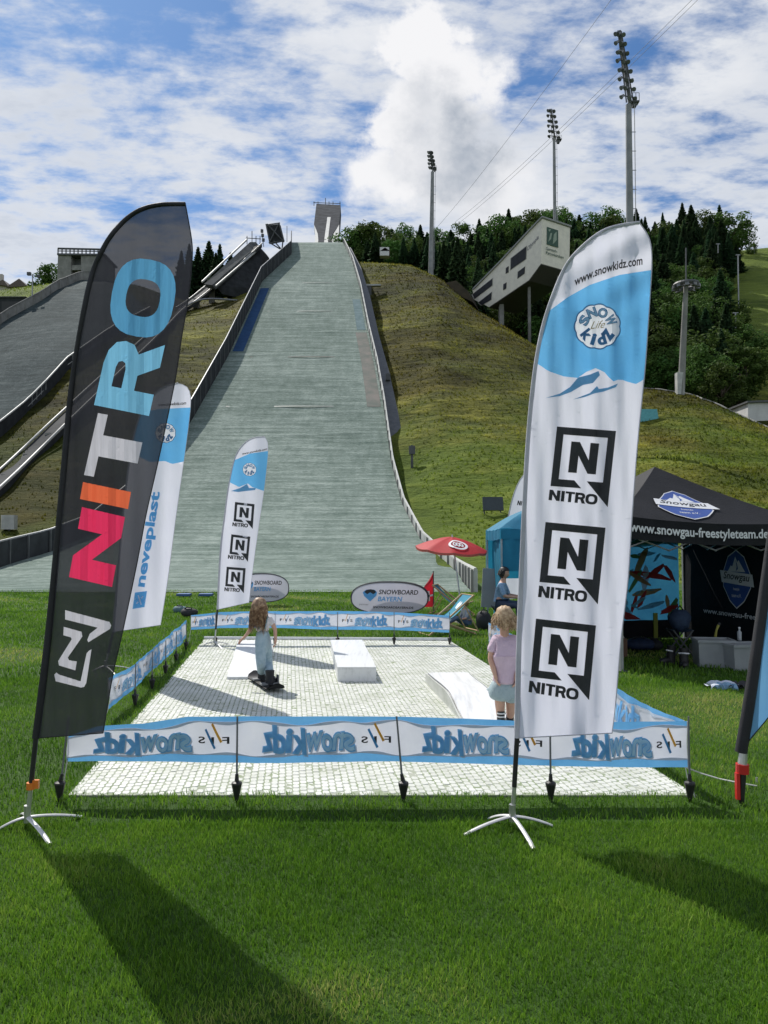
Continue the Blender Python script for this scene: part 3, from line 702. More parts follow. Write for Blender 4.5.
def ring_mast():
    d = interp(683, CRD)-3; b = on((683-384)/F*d, d); t = thing('ring_mast', 'concrete mast carrying a dark round platform before the forest', 'mast', b)
    top = M(686, 284, d); mb = MB(); mb.tube([b-Vector((0, 0, 1)), top], [.50, .32], 14); obj('mast', mb, mat('grey concrete', (.25, .25, .235), (.18, .18, .17), .7, .8), t, smooth=True)
    mb = MB(); c = M(686, 285, d); rr = 11/F*d
    ring = [c+Vector((rr*math.cos(a), rr*math.sin(a), 0)) for a in np.linspace(0, 2*math.pi, 25)]; mb.tube(ring, .28, 6)
    for k in range(6): a = k*math.pi/3; mb.tube([c, c+Vector((rr*math.cos(a), rr*math.sin(a), 0))], .12, 5)
    obj('ring_platform', mb, dsteel, t)
    for k in range(10): a = k*math.pi/5; mb = MB(); mb.box(c+Vector((rr*math.cos(a), rr*math.sin(a), -.35)), (.7, .5, .4), rz=a); obj('lamp', mb, lampm, t)
    mb = MB(); mb.tube([c, M(686, 248, d)], .1, 6); obj('antenna', mb, dsteel, t)
    mb = MB(); mb.box(M(679.5, 386, d)+Vector((0, 0, .3)), (.9, .9, 3.0)); obj('switch_cabinet', mb, pale, t)
ring_mast()
for i, (px, yb, yt, d, lab) in enumerate(((718, 292, 244, 215, 'thin grey lift mast high among the dark conifers'), (738, 285, 255, 190, 'thin mast at the edge of the forest and upper pasture'), (735.5, 356, 313, 150, 'thin mast low at the forest edge beside the pasture'), (754, 250, 238, 262, 'tiny pole alone on the pasture skyline'))):
    p = M(px, yb, d); b = on(p.x, p.y, -.5); top = M(px, yt, d); t = thing('lift_mast', lab, 'mast', b, 'thin masts by the pasture')
    mb = MB(); mb.tube([b, top], [.22, .14], 8); obj('pole', mb, steel, t); mb = MB(); mb.box(top, (1.1, .2, .2)); obj('crossarm', mb, steel, t)

# ------------------------------------------------------------------ small items on the slopes
def panel(px, py, w, h, name, label, cat, m, legs=True, lean=20):
    b = T(px, py); t = thing(name, label, cat, b); rot = Matrix.Rotation(R(-lean), 3, 'X')
    mb = MB(); mb.box(b+Vector((0, 0, h/2+.3)), (w, .12, h), rot=rot); obj('sheet', mb, m, t)
    for s in (-1, 1): mb = MB(); mb.tube([b+Vector((s*w*.4, .3, -.3)), b+Vector((s*w*.4, .25, h*.8+.3))], .06, 5); obj('leg', mb, dsteel, t)
panel(647.5, 426, 2.4, 1.7, 'turquoise_banner', 'turquoise banner pegged on the slope right of the tall white flag', 'banner', mat('turquoise cloth', (.10, .36, .38), (.07, .28, .30), 6))
panel(493, 515, 1.55, 1.1, 'dark_board', 'dark square board standing on the green slope above the red parasol', 'board', mat('dark slate board', (.04, .055, .065)))
b = on((756-384)/F*(interp(756, CRD)+2), interp(756, CRD)+2); t = thing('white_hut', 'long white flat shed at the right edge below the forest', 'shed', b)
d = b.y; mb = MB(); mb.prism([M(748, 402, d+2), M(800, 400, d+2), M(800, 420, d+2), M(748, 421, d+2)], (0, 6, 0)); obj('wall', mb, mat('white render', (.62, .62, .62), (.5, .5, .5), 1), t)
mb = MB(); mb.prism([M(747.4, 400.8, d+1.6), M(801, 398.8, d+1.6), M(801, 400.8, d+1.6), M(747.4, 402.6, d+1.6)], (0, 7, 0)); obj('roof', mb, dsteel, t)
b = T(369, 296); t = thing('slope_table', 'small white topped stand beside the upper right board of the slope', 'stand', b)
mb = MB(); mb.box(b+Vector((0, 0, 2.0)), (4.4, .8, .3)); obj('top', mb, pale, t); mb = MB(); mb.box(b+Vector((0, 0, .8)), (.9, .6, 2.4)); obj('leg', mb, dsteel, t)
b = T(386, 258); t = thing('crest_hut', 'tiny red and white hut on the crest before the conifers', 'hut', M(386, 256, 172))
mb = MB(); mb.box(M(384.5, 253, 172), (2.2, 2, 2.0)); obj('wall', mb, mat('white wood', (.7, .7, .7)), t); mb = MB(); mb.prism([M(380, 251, 171), M(385, 247.5, 171), M(390, 251, 171)], (0, 4, 0)); obj('roof', mb, mat('dull red roof', (.28, .09, .07)), t)
for i, (px, py, lab) in enumerate(((388, 392, 'short post with a box on the dry slope near the right board'), (412, 470, 'short dark post low on the slope beside the right board'))):
    b = T(px, py); t = thing('slope_post', lab, 'post', b); mb = MB(); mb.tube([b, b+Vector((0, 0, 2.4))], .14, 6); obj('pole', mb, dsteel, t); mb = MB(); mb.box(b+Vector((0, -.1, 1.9)), (.6, .4, .8)); obj('box', mb, dsteel, t)
b = T(9, 533); t = thing('control_box', 'small grey control box on the brown slope at the left edge', 'box', b)
mb = MB(); mb.box(b+Vector((0, 0, .9)), (1.1, .6, 1.2)); obj('housing', mb, pale, t); mb = MB(); mb.tube([b-Vector((0, 0, .3)), b+Vector((0, 0, .5))], .1, 6); obj('leg', mb, dsteel, t)
# dark concrete shelter at the crest beside the right meadow
b = T(452, 292); t = thing('retaining_wall', 'dark angled retaining wall cut into the crest left of the cream building', 'wall', b)
mb = MB(); d = 146; mb.prism([M(441, 284, d), M(456, 280.5, d), M(468, 291, d), M(473, 302, d), M(462, 297, d), M(446, 289, d)], (2, 4, -1)); obj('wall_face', mb, mat('earth stained timber', (.07, .055, .035), (.04, .034, .022), .8, .9, .4), t)
# low kerb path on the crest line at the right
def crest_kerb():
    t = None; mb = MB(); pts = []
    for px in range(645, 800, 6):
        best = max((((lambda p: p[1])(proj(on((px-384)/F*y, y)))*-1, y) for y in range(60, 125)), key=lambda q: q[0]); y = best[1]; pts.append(on((px-384)/F*y, y, .15))
    mb.tube(pts, .10, 6); tag(obj('crest_kerb', mb, concrete, base=pts[0]), 'thin pale kerb along the right hand crest', 'kerb')
crest_kerb()
# overhead cables
def cable(lab, a, b, da, db, sag):
    P = [M(*a, da).lerp(M(*b, db), k/24)-Vector((0, 0, sag*4*(k/24)*(1-k/24))) for k in range(25)]
    mb = MB(); mb.tube(P, [.018+(.035-.018)*k/24 for k in range(25)], 5, cap=False); tag(obj('overhead_cable', mb, dsteel, base=P[0]), lab, 'cable', 'overhead cables')
cable('overhead cable crossing the sky left of the nearest floodlight mast', (640, -40), (430, 235), 55, 200, 1)
cable('overhead cable, upper of the close pair passing behind the nearest mast head', (720, -28), (455, 222), 55, 210, 1)
cable('overhead cable, lower of the close pair passing behind the nearest mast head', (726, -28), (455, 226), 55, 210, 1)

# ================================================================== TREES
bark = mat('bark', (.10, .075, .05), (.05, .04, .03), 3, .9, .5)
def leafmat(name, a, b, c):
    m = bpy.data.materials.new(name); m.use_nodes = True; t = NT(m.node_tree); t.n.clear()
    v = t.node('ShaderNodeTexCoord').outputs['Object']; oi = t.node('ShaderNodeObjectInfo').outputs['Random']
    col = t.ramp(t.noise(v, 1.1, 4, .7), [(.3, a), (.5, b), (.7, c)])
    hs = t.node('ShaderNodeHueSaturation'); t.l.new(col, hs.inputs['Color']); t.l.new(t.m('ADD', .47, t.m('MULTIPLY', oi, .05)), hs.inputs['Hue']); t.l.new(t.m('ADD', .7, t.m('MULTIPLY', oi, .65)), hs.inputs['Value'])
    p = t.node('ShaderNodeBsdfPrincipled'); t.l.new(hs.outputs[0], p.inputs['Base Color']); p.inputs['Roughness'].default_value = .75; p.inputs['Specular IOR Level'].default_value = .15
    tr = t.node('ShaderNodeBsdfTranslucent'); t.l.new(hs.outputs[0], tr.inputs[0]); mx = t.node('ShaderNodeMixShader'); mx.inputs[0].default_value = .3
    t.l.new(p.outputs[0], mx.inputs[1]); t.l.new(tr.outputs[0], mx.inputs[2]); o = t.node('ShaderNodeOutputMaterial'); t.l.new(mx.outputs[0], o.inputs[0]); return m
spruce = leafmat('spruce needles', (.018, .044, .024), (.036, .075, .034), (.062, .110, .046))
leafy = leafmat('broad leaves', (.030, .068, .016), (.060, .120, .026), (.11, .185, .042))
def conifer_proto(seed, h=20, w=4.3):
    r = random.Random(seed); t = thing('spruce_tree', 'x', 'conifer', (0, 0, -200)); BASE[t.name] = Vector((0, 0, 0))
    tr = MB(); tr.tube([(0, 0, -1), (0, 0, h*.5), (0, 0, h)], [.32, .2, .03], 7); obj('trunk', tr, bark, t)
    mb = MB(); z = h*.10; lv = 0
    while z < h*.985:
        k = 1-(z/h); rad = w*(k**.8)*(.82+.3*r.random())+.15; n = 9 if k > .25 else 6
        for i in range(n):
            a = 2*math.pi*(i+r.random()*.7)/n+lv*.6; L = rad*(.65+.5*r.random()); dr = .30+.2*r.random()
            dx, dy = math.cos(a), math.sin(a); sx, sy = -dy, dx; wd = .26*L+.15
            tip = (dx*L, dy*L, z-dr*L+.12*L)
            mid = (dx*L*.55, dy*L*.55, z-dr*L*.45)
            vs = [(0, 0, z+.25), (mid[0]+sx*wd, mid[1]+sy*wd, mid[2]-.25), tip, (mid[0]-sx*wd, mid[1]-sy*wd, mid[2]-.25), (dx*L*.8+sx*wd*.9, dy*L*.8+sy*wd*.9, tip[2]-.1*L), (dx*L*.8-sx*wd*.9, dy*L*.8-sy*wd*.9, tip[2]-.1*L), mid]
            mb.add(vs, [(0, 1, 6), (0, 6, 3), (1, 4, 6), (6, 5, 3), (6, 4, 2), (6, 2, 5)])
            if L > .9:   # hanging twigs
                for q in (.45, .75): mb.add([(dx*L*q-sx*.3, dy*L*q-sy*.3, z-dr*L*q), (dx*L*q+sx*.3, dy*L*q+sy*.3, z-dr*L*q), (dx*L*q, dy*L*q, z-dr*L*q-.8)], [(0, 1, 2)])
        z += max(.26, .62*k+.1)*h/20; lv += 1
    obj('crown', mb, spruce, t, fix=False); return t
def leaf_proto(seed, h=13, w=4.6):
    r = random.Random(seed); t = thing('broadleaf_tree', 'x', 'tree', (0, 0, -200)); BASE[t.name] = Vector((0, 0, 0))
    tr = MB(); tr.tube([(0, 0, -1), (.1, 0, h*.3), (0, .1, h*.6)], [.34, .26, .12], 7)
    for i in range(5):
        a = i*1.3+r.random(); tr.tube([(0, 0, h*(.25+.05*i)), (math.cos(a)*w*.5, math.sin(a)*w*.5, h*(.5+.06*i))], [.14, .04], 5)
    obj('trunk', tr, bark, t)
    mb = MB()
    for i in range(46):
        while True:
            x, y, z = (r.uniform(-1, 1) for _ in range(3))
            if .25 < x*x+y*y+z*z < 1: break
        c = Vector((x*w*.85, y*w*.85, h*.60+z*h*.36)); cr = r.uniform(.8, 1.5)*w/4.6
        for k in range(85):
            d = Vector((r.gauss(0, 1), r.gauss(0, 1), r.gauss(0, 1)+.25)).normalized(); p = c+d*cr*(.7+.4*r.random())
            a = Vector((r.gauss(0, 1), r.gauss(0, 1), r.gauss(0, 1))).normalized(); nn = (d+a*.7).normalized(); e = nn.cross(a).normalized()*r.uniform(.16, .30); f = nn.cross(e).normalized()*r.uniform(.12, .22)
            mb.add([p-e, p-f, p+e, p+f], [(0, 1, 2, 3)])
    obj('crown', mb, leafy, t, fix=False); return t
CP = [conifer_proto(1), conifer_proto(2, 20, 3.6), conifer_proto(3, 20, 5.0)]
LP = [leaf_proto(11), leaf_proto(12, 13, 5.4), leaf_proto(13, 12, 4.0)]
used = {}
def plant(kind, x, y, s, label, group, name=None, sink=.5, z=None):
    p = random.choice(CP if kind == 'c' else LP); q = copy_tree(p, (x, y, (H(x, y) if z is None else z)-sink), random.uniform(0, 6.3), ((s*random.uniform(1.05, 1.4),)*2+(s,)))
    q['label'] = label; q['group'] = group; q['category'] = 'conifer' if kind == 'c' else 'tree'
def forest():
    r = random.Random(5); n = 0
    # ridge line of conifers, tips shaping the skyline
    sky = [(348, 236), (356, 231), (363, 240), (372, 226), (381, 229), (392, 228), (403, 226), (411, 232), (421, 224), (440, 232), (452, 229), (463, 226), (472, 231), (481, 218), (491, 222), (500, 221), (511, 208), (519, 215), (530, 216), (541, 210), (550, 214), (561, 211), (568, 208), (583, 214), (594, 221), (606, 212), (618, 218), (632, 214), (641, 208), (650, 216), (660, 221), (668, 212), (688, 202), (697, 204), (708, 214), (716, 215), (726, 204), (734, 216), (743, 229)]
    L1 = 'dark conifer whose top forms part of the forest skyline'
    for i, (px, py) in enumerate(sky):
        d = r.uniform(235, 262) if px > 372 else 195
        x = (px-384)/F*d; z0 = H(x, d); top = M(px, py, d).z; h = max(9, top-z0)
        h = min(h, 24); con = r.random() < .55 or py < 210
        plant('c' if con else 'b', x, d, h/20 if con else h/13, L1 if con else 'rounded broadleaf crown among the conifers on the ridge', 'conifers along the ridge' if con else 'broadleaf trees on the ridge', z=top-h*(1 if con else .97), sink=0)
    # second rank just below the tips closes the ridge
    for px in np.arange(352, 748, 7.5):
        py = interp(px, sky)+r.uniform(9, 17); d = r.uniform(222, 240) if px > 372 else 190; x = (px-384)/F*d; top = M(px, py, d).z; con = r.random() < .6; h = r.uniform(13, 18)
        plant('c' if con else 'b', x, d, h/20 if con else h/13, 'dark conifer in the second rank below the ridge' if con else 'rounded broadleaf tree in the second rank below the ridge', 'second rank trees below the ridge', z=top-h, sink=0)
    # body of the forest
    cnt = 0
    for row in range(13):
        d = 245-row*9.2
        for px in np.arange(352, 756, 9.0*245/d*.55+ (6 if row < 9 else 8)):
            px = px+r.uniform(-4, 4); dd = d+r.uniform(-3.5, 3.5); x = (px-384)/F*dd
            z = H(x, dd); qx, qy = proj((x, dd, z))
            lim = interp(qy, [(225, 752), (262, 745), (285, 730), (330, 722), (345, 738), (395, 760)])
            if px > lim: continue
            crest = interp(px, CRY)
            if qy > crest+26 or dd < interp(px, CRD)+6: continue
            con = r.random() < (.8 if row < 4 else .33)
            if px < 470: con = r.random() < .7
            s = r.uniform(.62, .95) if con else r.uniform(.65, 1.05)
            hm = M(px, interp(px, sky)+r.uniform(4, 14), dd).z-z+.5; hh = 20 if con else 12.6
            if hm < 4: continue
            s = min(s, hm/hh)
            if 468 < px < 548 and dd < 160: continue
            if abs(px-684) < 13 and dd < 150 and qy > 330: continue
            cnt += 1
            plant('c' if con else 'b', x, dd, s, 'dark conifer standing within the hillside forest' if con else 'rounded green broadleaf tree within the hillside forest', 'conifers in the hillside forest' if con else 'broadleaf trees in the hillside forest')
    print('forest trees', cnt)
    # understorey along the front edge of the wood, behind the right crest
    for px in range(560, 738, 11):
        d = interp(px, CRD)+r.uniform(8, 16); x = (px-384)/F*d; p = M(px, interp(px, CRY)-r.uniform(8, 26) , d)
        plant('b', x, d, r.uniform(.5, .8), 'low broadleaf tree at the front edge of the wood behind the right crest', 'trees along the lower wood edge')
    # left group behind the small inrun and the tree by the block building
    for px, py, d in ((186, 243, 185), (195, 246, 188), (206, 240, 186), (217, 243, 190), (228, 252, 186), (226, 262, 182), (240, 262, 187), (178, 250, 189), (213, 252, 180)):
        x = (px-384)/F*d; top = M(px, py, d).z; z0 = min(H(x, d), top-12); h = top-z0; h = min(h, 26)
        plant('c', x, d, h/20, 'conifer in the dark group behind the small left ramp', 'conifers behind the small ramp', z=top-h, sink=0)
    for px, py, d, lab in ((41, 276, 180, 'small rounded tree left of the concrete block building, farther from it'), (50, 266, 180, 'rounded tree touching the left wall of the concrete block building'), (758, 244, 262, 'small round tree on the pasture skyline at the right edge')):
        x = (px-384)/F*d; top = M(px, py, d).z; s = .85 if px < 100 else .45; plant('b', x, d, s, lab, 'lone trees', z=top-13*s*.97, sink=0)
forest()
for p in CP+LP:
    for c in list(p.children): bpy.data.objects.remove(c)
    bpy.data.objects.remove(p)
# ================================================================== SNOW MAT AND WHITE FEATURES
white_pl = mat('white plastic', (.72, .73, .74), (.55, .56, .56), 9, .4, .1, 20, stretch=(1.6, .12, 1), lo=.28, hi=.50, detail=8)
bristle = mat('white bristle plastic', (.74, .75, .71), (.54, .56, .49), 2.6, .5, .2, 60, lo=.30, hi=.6, transl=.15)
MC = [G(68, 797), G(697, 797), G(450, 641.5), G(204, 640)]       # front left, front right, back right, back left
def mq(u, v): return MC[0].lerp(MC[1], u).lerp(MC[3].lerp(MC[2], u), v)
def in_mat(x, y, pad=0.0):
    y0, y1 = MC[0].y-pad, MC[3].y+pad
    if not y0 < y < y1: return False
    v = (y-MC[0].y)/(MC[3].y-MC[0].y); a = MC[0].x+(MC[3].x-MC[0].x)*v; b = MC[1].x+(MC[2].x-MC[1].x)*v
    return a-pad < x < b+pad
def snow_mat():
    t = thing('snow_mat', 'large white bristly plastic snow mat laid flat on the grass', 'snow mat', mq(.5, 0))
    mb = MB(); P = [mq(0, 0), mq(1, 0), mq(1, 1), mq(0, 1)]; mb.prism([p+Vector((0, 0, .012)) for p in P], (0, 0, -.03))
    obj('backing', mb, mat('grid backing', (.34, .36, .30), (.19, .24, .13), 7, .8, .3, 40, lo=.4, hi=.6), t)
    NU, NV = 84, 112; r = rng; V = []; Fc = []
    sh = (MC[3].x-MC[0].x)/(MC[3].y-MC[0].y); ring = [(-1, -.55), (-.62, -1), (.62, -1), (1, -.55), (1, .55), (.62, 1), (-.62, 1), (-1, .55)]
    for i in range(NU):
        for j in range(NV):
            u = (i+.5)/NU; v = (j+.5+.30*(i % 3))/(NV+.7); c = mq(u, v); h = .012+.004*r.random()
            hx = (mq(1, v).x-mq(0, v).x)/NU*.5*(.95+.05*r.random()); hy = .0355*(.96+.06*r.random()); o = len(V); tx, ty = r.uniform(-.0015, .0015), r.uniform(-.002, .002)
            for a, b in ring: V.append((c.x+a*hx+b*hy*sh, c.y+b*hy, .006))
            for a, b in ring: V.append((c.x+a*hx*.86+b*hy*.9*sh+tx, c.y+b*hy*.90+ty, h+r.uniform(-.0012, .0012)))
            Fc += [(o+k, o+(k+1) % 8, o+8+(k+1) % 8, o+8+k) for k in range(8)]+[tuple(range(o+8, o+16))]
    mb = MB(); mb.v = V; mb.f = Fc; obj('bristle_rows', mb, bristle, t, fix=False)
    e = MB(); e.tube([mq(0, 1)+Vector((0, .03, .03)), mq(1, 1)+Vector((0, .03, .03))], .035, 6); obj('back_edge', e, white_pl, t)
snow_mat()
a, b_, c, d = G(227, 677.6, .035), G(271, 677.6, .035), G(273, 641, .035), G(238, 641, .035)
tag(obj('white_board', MB().prism([p+Vector((0, 0, .01)) for p in (a, b_, c, d)], (0, 0, -.03)), white_pl, base=a), 'flat white glide board on the mat, beside the snowboarding girl', 'board')
def white_box():
    q = [G(337.5, 667.3, .19), G(376.3, 667.3, .19), G(362, 640, .19), G(330.7, 640.2, .19)]
    t = thing('white_slide_box', 'long low white box standing on the snow mat near its middle', 'box', Vector((q[0].x, q[0].y, 0)))
    mb = MB(); mb.prism(q, (0, 0, -.185)); o = obj('body', mb, white_pl, t)
    m = o.modifiers.new('bevel', 'BEVEL'); m.width = .012; m.segments = 2
    mb = MB(); c = sum(q, Vector())/4; mb.prism([c+(p-c)*1.004+Vector((0, 0, .004)) for p in q], (0, 0, -.008)); obj('top_sheet', mb, mat('white sheet glossy', (.76, .77, .78), (.58, .59, .60), 14, .3, stretch=(2.5, .10, 1), lo=.27, hi=.46, detail=8), t)
white_box()
def ramp():
    L = [G(428, 672.8, .13), G(448, 690, .17), G(466, 722, .03)]; Rr = [G(468, 672.4, .13), G(489, 690, .17), G(512, 722, .03)]
    t = thing('white_kicker_ramp', 'white kicker ramp with bent top on the snow mat near the child in pink', 'ramp', Vector((L[2].x, L[2].y, 0)))
    n = 10
    def P(u, v):
        k = v*2; i = min(1, int(k)); f = k-i; s = f*f*(3-2*f)
        a = L[i].lerp(L[i+1], f); b = Rr[i].lerp(Rr[i+1], f); p = a.lerp(b, u); p.z = L[i].z+(L[i+1].z-L[i].z)*s; return p
    mb = MB(); mb.grid(P, 4, 16); mb.grid(lambda u, v: P(u, v)-Vector((0, 0, .02)), 4, 16); obj('slide_surface', mb, white_pl, t, smooth=True)
    for u, nm in ((0, 'side_panel'), (1, 'side_panel')):
        mb = MB(); top = [P(u, v/16) for v in range(17)]; s = .012 if u else -.012
        pl = [p+Vector((s, 0, -.005)) for p in top]+[Vector((p.x+s, p.y, .01)) for p in reversed(top)]
        mb.prism(pl, (s*1.5, 0, 0)); obj(nm, mb, mat('grey white side sheet', (.52, .53, .50), (.40, .42, .38), 6, .5), t)
    mb = MB(); p0, p1 = P(0, 0), P(1, 0); mb.prism([p0, p1, Vector((p1.x, p1.y, .01)), Vector((p0.x, p0.y, .01))], (0, .02, 0)); obj('back_panel', mb, white_pl, t)
ramp()

# ================================================================== BARRIER TAPES
tape_w = mat('white barrier fabric', (.70, .72, .80), (.63, .66, .76), 5, .7, transl=.42)
tape_b = mat('sky blue print', (.16, .45, .80), (.13, .40, .75), 6, .7, transl=.35)
tape_l = mat('light blue print', (.42, .68, .90), (.30, .58, .86), 8, .7, transl=.3)
tape_d = mat('deep blue print', (.06, .25, .50), (.04, .18, .40), 8, .7, transl=.25)
tape_g = mat('grey shadow print', (.50, .56, .66), (.42, .5, .6), 8, .7, transl=.3)
orange = mat('orange print', (.75, .38, .05), (.65, .3, .04), 8, .7)
ink = mat('black print', (.028, .030, .036), (.020, .022, .026), 8, .65)
cone_m = mat('black plastic', (.018, .018, .02), (.012, .012, .013), 6, .5)
def tape(pts, ztop, zbot, mirror, label, sections, side=-1, seed=0, amp=.018, off_text=0):
    """banner along ground points; side: which face carries the print (-1 = the camera's)"""
    P = [Vector((p[0], p[1], 0)) for p in pts]; seg = [0]
    for a, b in zip(P, P[1:]): seg.append(seg[-1]+(b-a).length)
    L = seg[-1]
    def at(s):
        s = max(0, min(L, s)); i = max(k for k in range(len(P)-1) if seg[k] <= s+1e-9); f = (s-seg[i])/(seg[i+1]-seg[i]); d = (P[i+1]-P[i]).normalized()
        return P[i].lerp(P[i+1], f), Vector((d.y, -d.x, 0))
    def fn(a, b, off=0):
        p, n = at(a); zb, zt = interp(a, zbot), interp(a, ztop); z = zb+(zt-zb)*b
        rip = amp*(math.sin(a*5.1+seed+b*1.7)*.6+math.sin(a*13+seed*2-b*2.2)*.3+.25*math.sin(a*31+b*4))*(.4+.6*math.sin(math.pi*min(1, max(0, b))))
        return p+n*(rip+off)+Vector((0, 0, z+.006*math.sin(a*3+seed)))
    t = thing('barrier_banner', label, 'banner', fn(0, 0))
    N = int(L*26)
    def wav(a, ph): return .035*math.sin(a*6.3+ph)+.028*math.sin(a*14+ph*2)+.02*abs(math.sin(a*9+ph))
    top = [(L*i/N, .86+wav(L*i/N, 1)) for i in range(N+1)]; bot = [(L*i/N, .15+.6*wav(L*i/N, 2.5)) for i in range(N+1)]
    mb = MB(); mb.grid(lambda u, v: fn(u*L, bot[round(u*N)][1]+(top[round(u*N)][1]-bot[round(u*N)][1])*v), N, 10); obj('fabric', mb, tape_w, t, smooth=True, fix=False)
    for nm, rows, e in (('blue_upper_wave', top, 1.0), ('blue_lower_wave', bot, 0.0)):
        V = []; Fc = []
        for i, (a, b) in enumerate(rows): V += [(a, b), (a, (b+e)/2), (a, e)]
        for i in range(N): Fc += [(3*i, 3*i+3, 3*i+4, 3*i+1), (3*i+1, 3*i+4, 3*i+5, 3*i+2)]
        mb = MB(); mb.add([fn(a, b, 0) for a, b in V], Fc); obj(nm, mb, tape_b, t, fix=False)
        # pale mountain line beside the wave
        V = []; 
        for i, (a, b) in enumerate(rows): k = -.045 if e else .04; V += [(a, b), (a, b+k*(1+.6*math.sin(a*19)))]
        mb = MB(); mb.add([fn(a, b, .006) for a, b in V], [(2*i, 2*i+2, 2*i+3, 2*i+1) for i in range(N)]); obj('pale_ridge_print', mb, tape_g, t, fix=False)
    gl_, gb = graffiti(mirror)
    Lt = mat('navy edge print', (.05, .14, .30), transl=.2)
    for a0, a1 in sections:
        w = a1-a0
        tx = (a0+w*(.14 if mirror else .30), w*.58); mx = a0+w*(.86 if mirror else .16); sg = -1 if mirror else 1
        v, f = gl_; decal('graffiti_lettering', (aff(v, (tx[0]+.01, .22), (tx[1], 0), (0, .55)), f), fn, tape_g, t, off=.0045, g=.06)
        v, f = gl_; decal('graffiti_outline', (aff(v, (tx[0], .25), (tx[1], 0), (0, .55)), f), fn, mat('mid blue outline', (.24, .55, .86), (.14, .42, .74), 8, .7, transl=.3), t, off=.006, g=.06)
        v, f = gb; 
        nk = (lambda q: q < .5) 
        half = [(fi, sum(v[i][0] for i in fi)/len(fi)) for fi in f]
        for nm, m, sel in (('snow_letters', mat('pale cyan print', (.55, .80, .95), (.34, .62, .88), 14, .7, transl=.3), (lambda c: (c > .47) == mirror)), ('kidz_letters', mat('azure print', (.24, .58, .92), (.14, .42, .80), 14, .7, transl=.3), (lambda c: (c > .47) != mirror))):
            ff = [fi for fi, c in half if sel(c)]
            if ff: decal(nm, (aff(v, (tx[0], .255), (tx[1], 0), (0, .53)), ff), fn, m, t, off=.0075, g=.06)
        s_ = w*.028
        for ch, dx in (('F', -1.75), ('I', .1), ('S', 1.75)):
            vv, ff = text2d(ch, .02); ww = .6 if ch == 'I' else 1.5; vv = [((-q if mirror else q), r_) for q, r_ in vv]
            decal('mark_letter', (aff(vv, (mx+sg*(dx*s_*1.5-ww*s_*.5), .42), (ww*s_, 0), (0, .15)), ff), fn, ink, t, off=.005, g=.05)
        for m, dx, y0, y1 in ((tape_d, 1.75, .30, .72), (orange, .35, .44, .84)):
            x0 = mx+sg*dx*s_; sh = -sg*s_*1.9
            decal('slash_mark', ([(x0-.006, y1), (x0+.006, y1+.03), (x0+sh+.012, y0+.03), (x0+sh-.002, y0)], [(0, 1, 2, 3)]), fn, m, t, off=.0055, g=.05)
    # tie cords at the ends
    for a in (0, L):
        mb = MB(); p = fn(a, 0); q = fn(a, 1); mb.tube([q, p, Vector((p.x+(-.04 if a == 0 else .04), p.y, .01))], .004, 5); obj('tie_cord', mb, mat('white cord', (.6, .6, .58)), t)
    return fn
def post(p, ztop, label, lean=(0, 0)):
    t = thing('barrier_post', label, 'post', (p[0], p[1], 0), 'spiked posts of the barrier banners')
    mb = MB(); mb.tube([(p[0], p[1], .05), (p[0]+lean[0], p[1]+lean[1], ztop)], [.0075, .006], 8); obj('rod', mb, mat('grey rod', (.16, .17, .18)), t)
    mb = MB(); mb.tube([(p[0], p[1], .135), (p[0], p[1], .125), (p[0], p[1], .115), (p[0], p[1], .0), (p[0], p[1], -.02)], [.010, .034, .036, .010, .004], 10); obj('spike_cone', mb, cone_m, t)
    mb = MB(); mb.tube([(p[0], p[1], .125), (p[0]+lean[0]*.3, p[1], .18)], [.016, .011], 8); obj('collar', mb, cone_m, t)
fy = MC[0].y-.05
def fx(px): return (px-384)/F*fy
xs = [fx(72), fx(240), fx(398), fx(547), fx(684)]
zt = lambda py: M(384, py, fy).z
tape([(xs[0], fy), (xs[1], fy-.02), (xs[2], fy-.01), (xs[3], fy), (xs[4], fy)],
     [(0, zt(737)), (.2, zt(727)), (.5, zt(724)), (.8, zt(716)), (1.15, zt(714.5)), (2.2, zt(717)), (3.2, zt(721)), (4.14, zt(722))],
     [(0, zt(762)), (1.15, zt(761)), (2.2, zt(762)), (3.2, zt(765)), (4.14, zt(768))], True,
     'nearest long barrier banner with mirrored blue lettering, along the front edge of the snow mat', [(.02, xs[1]-xs[0]), (xs[1]-xs[0]+.02, xs[2]-xs[0]), (xs[2]-xs[0]+.02, xs[3]-xs[0]), (xs[3]-xs[0]+.02, xs[4]-xs[0])], seed=1)
for px, lab, ln in ((67, 'front post at the left end of the nearest barrier banner', (.05, 0)), (240, 'front post, second from the left of the nearest barrier banner', (0, 0)), (403, 'leaning front post at the middle of the nearest barrier banner', (-.045, 0)),
                    (547, 'front post just right of the tall white foreground flag pole', (0, 0)), (683, 'front post at the right end of the nearest barrier banner', (0, 0))):
    post((fx(px), fy-.035), zt(715), lab, ln)
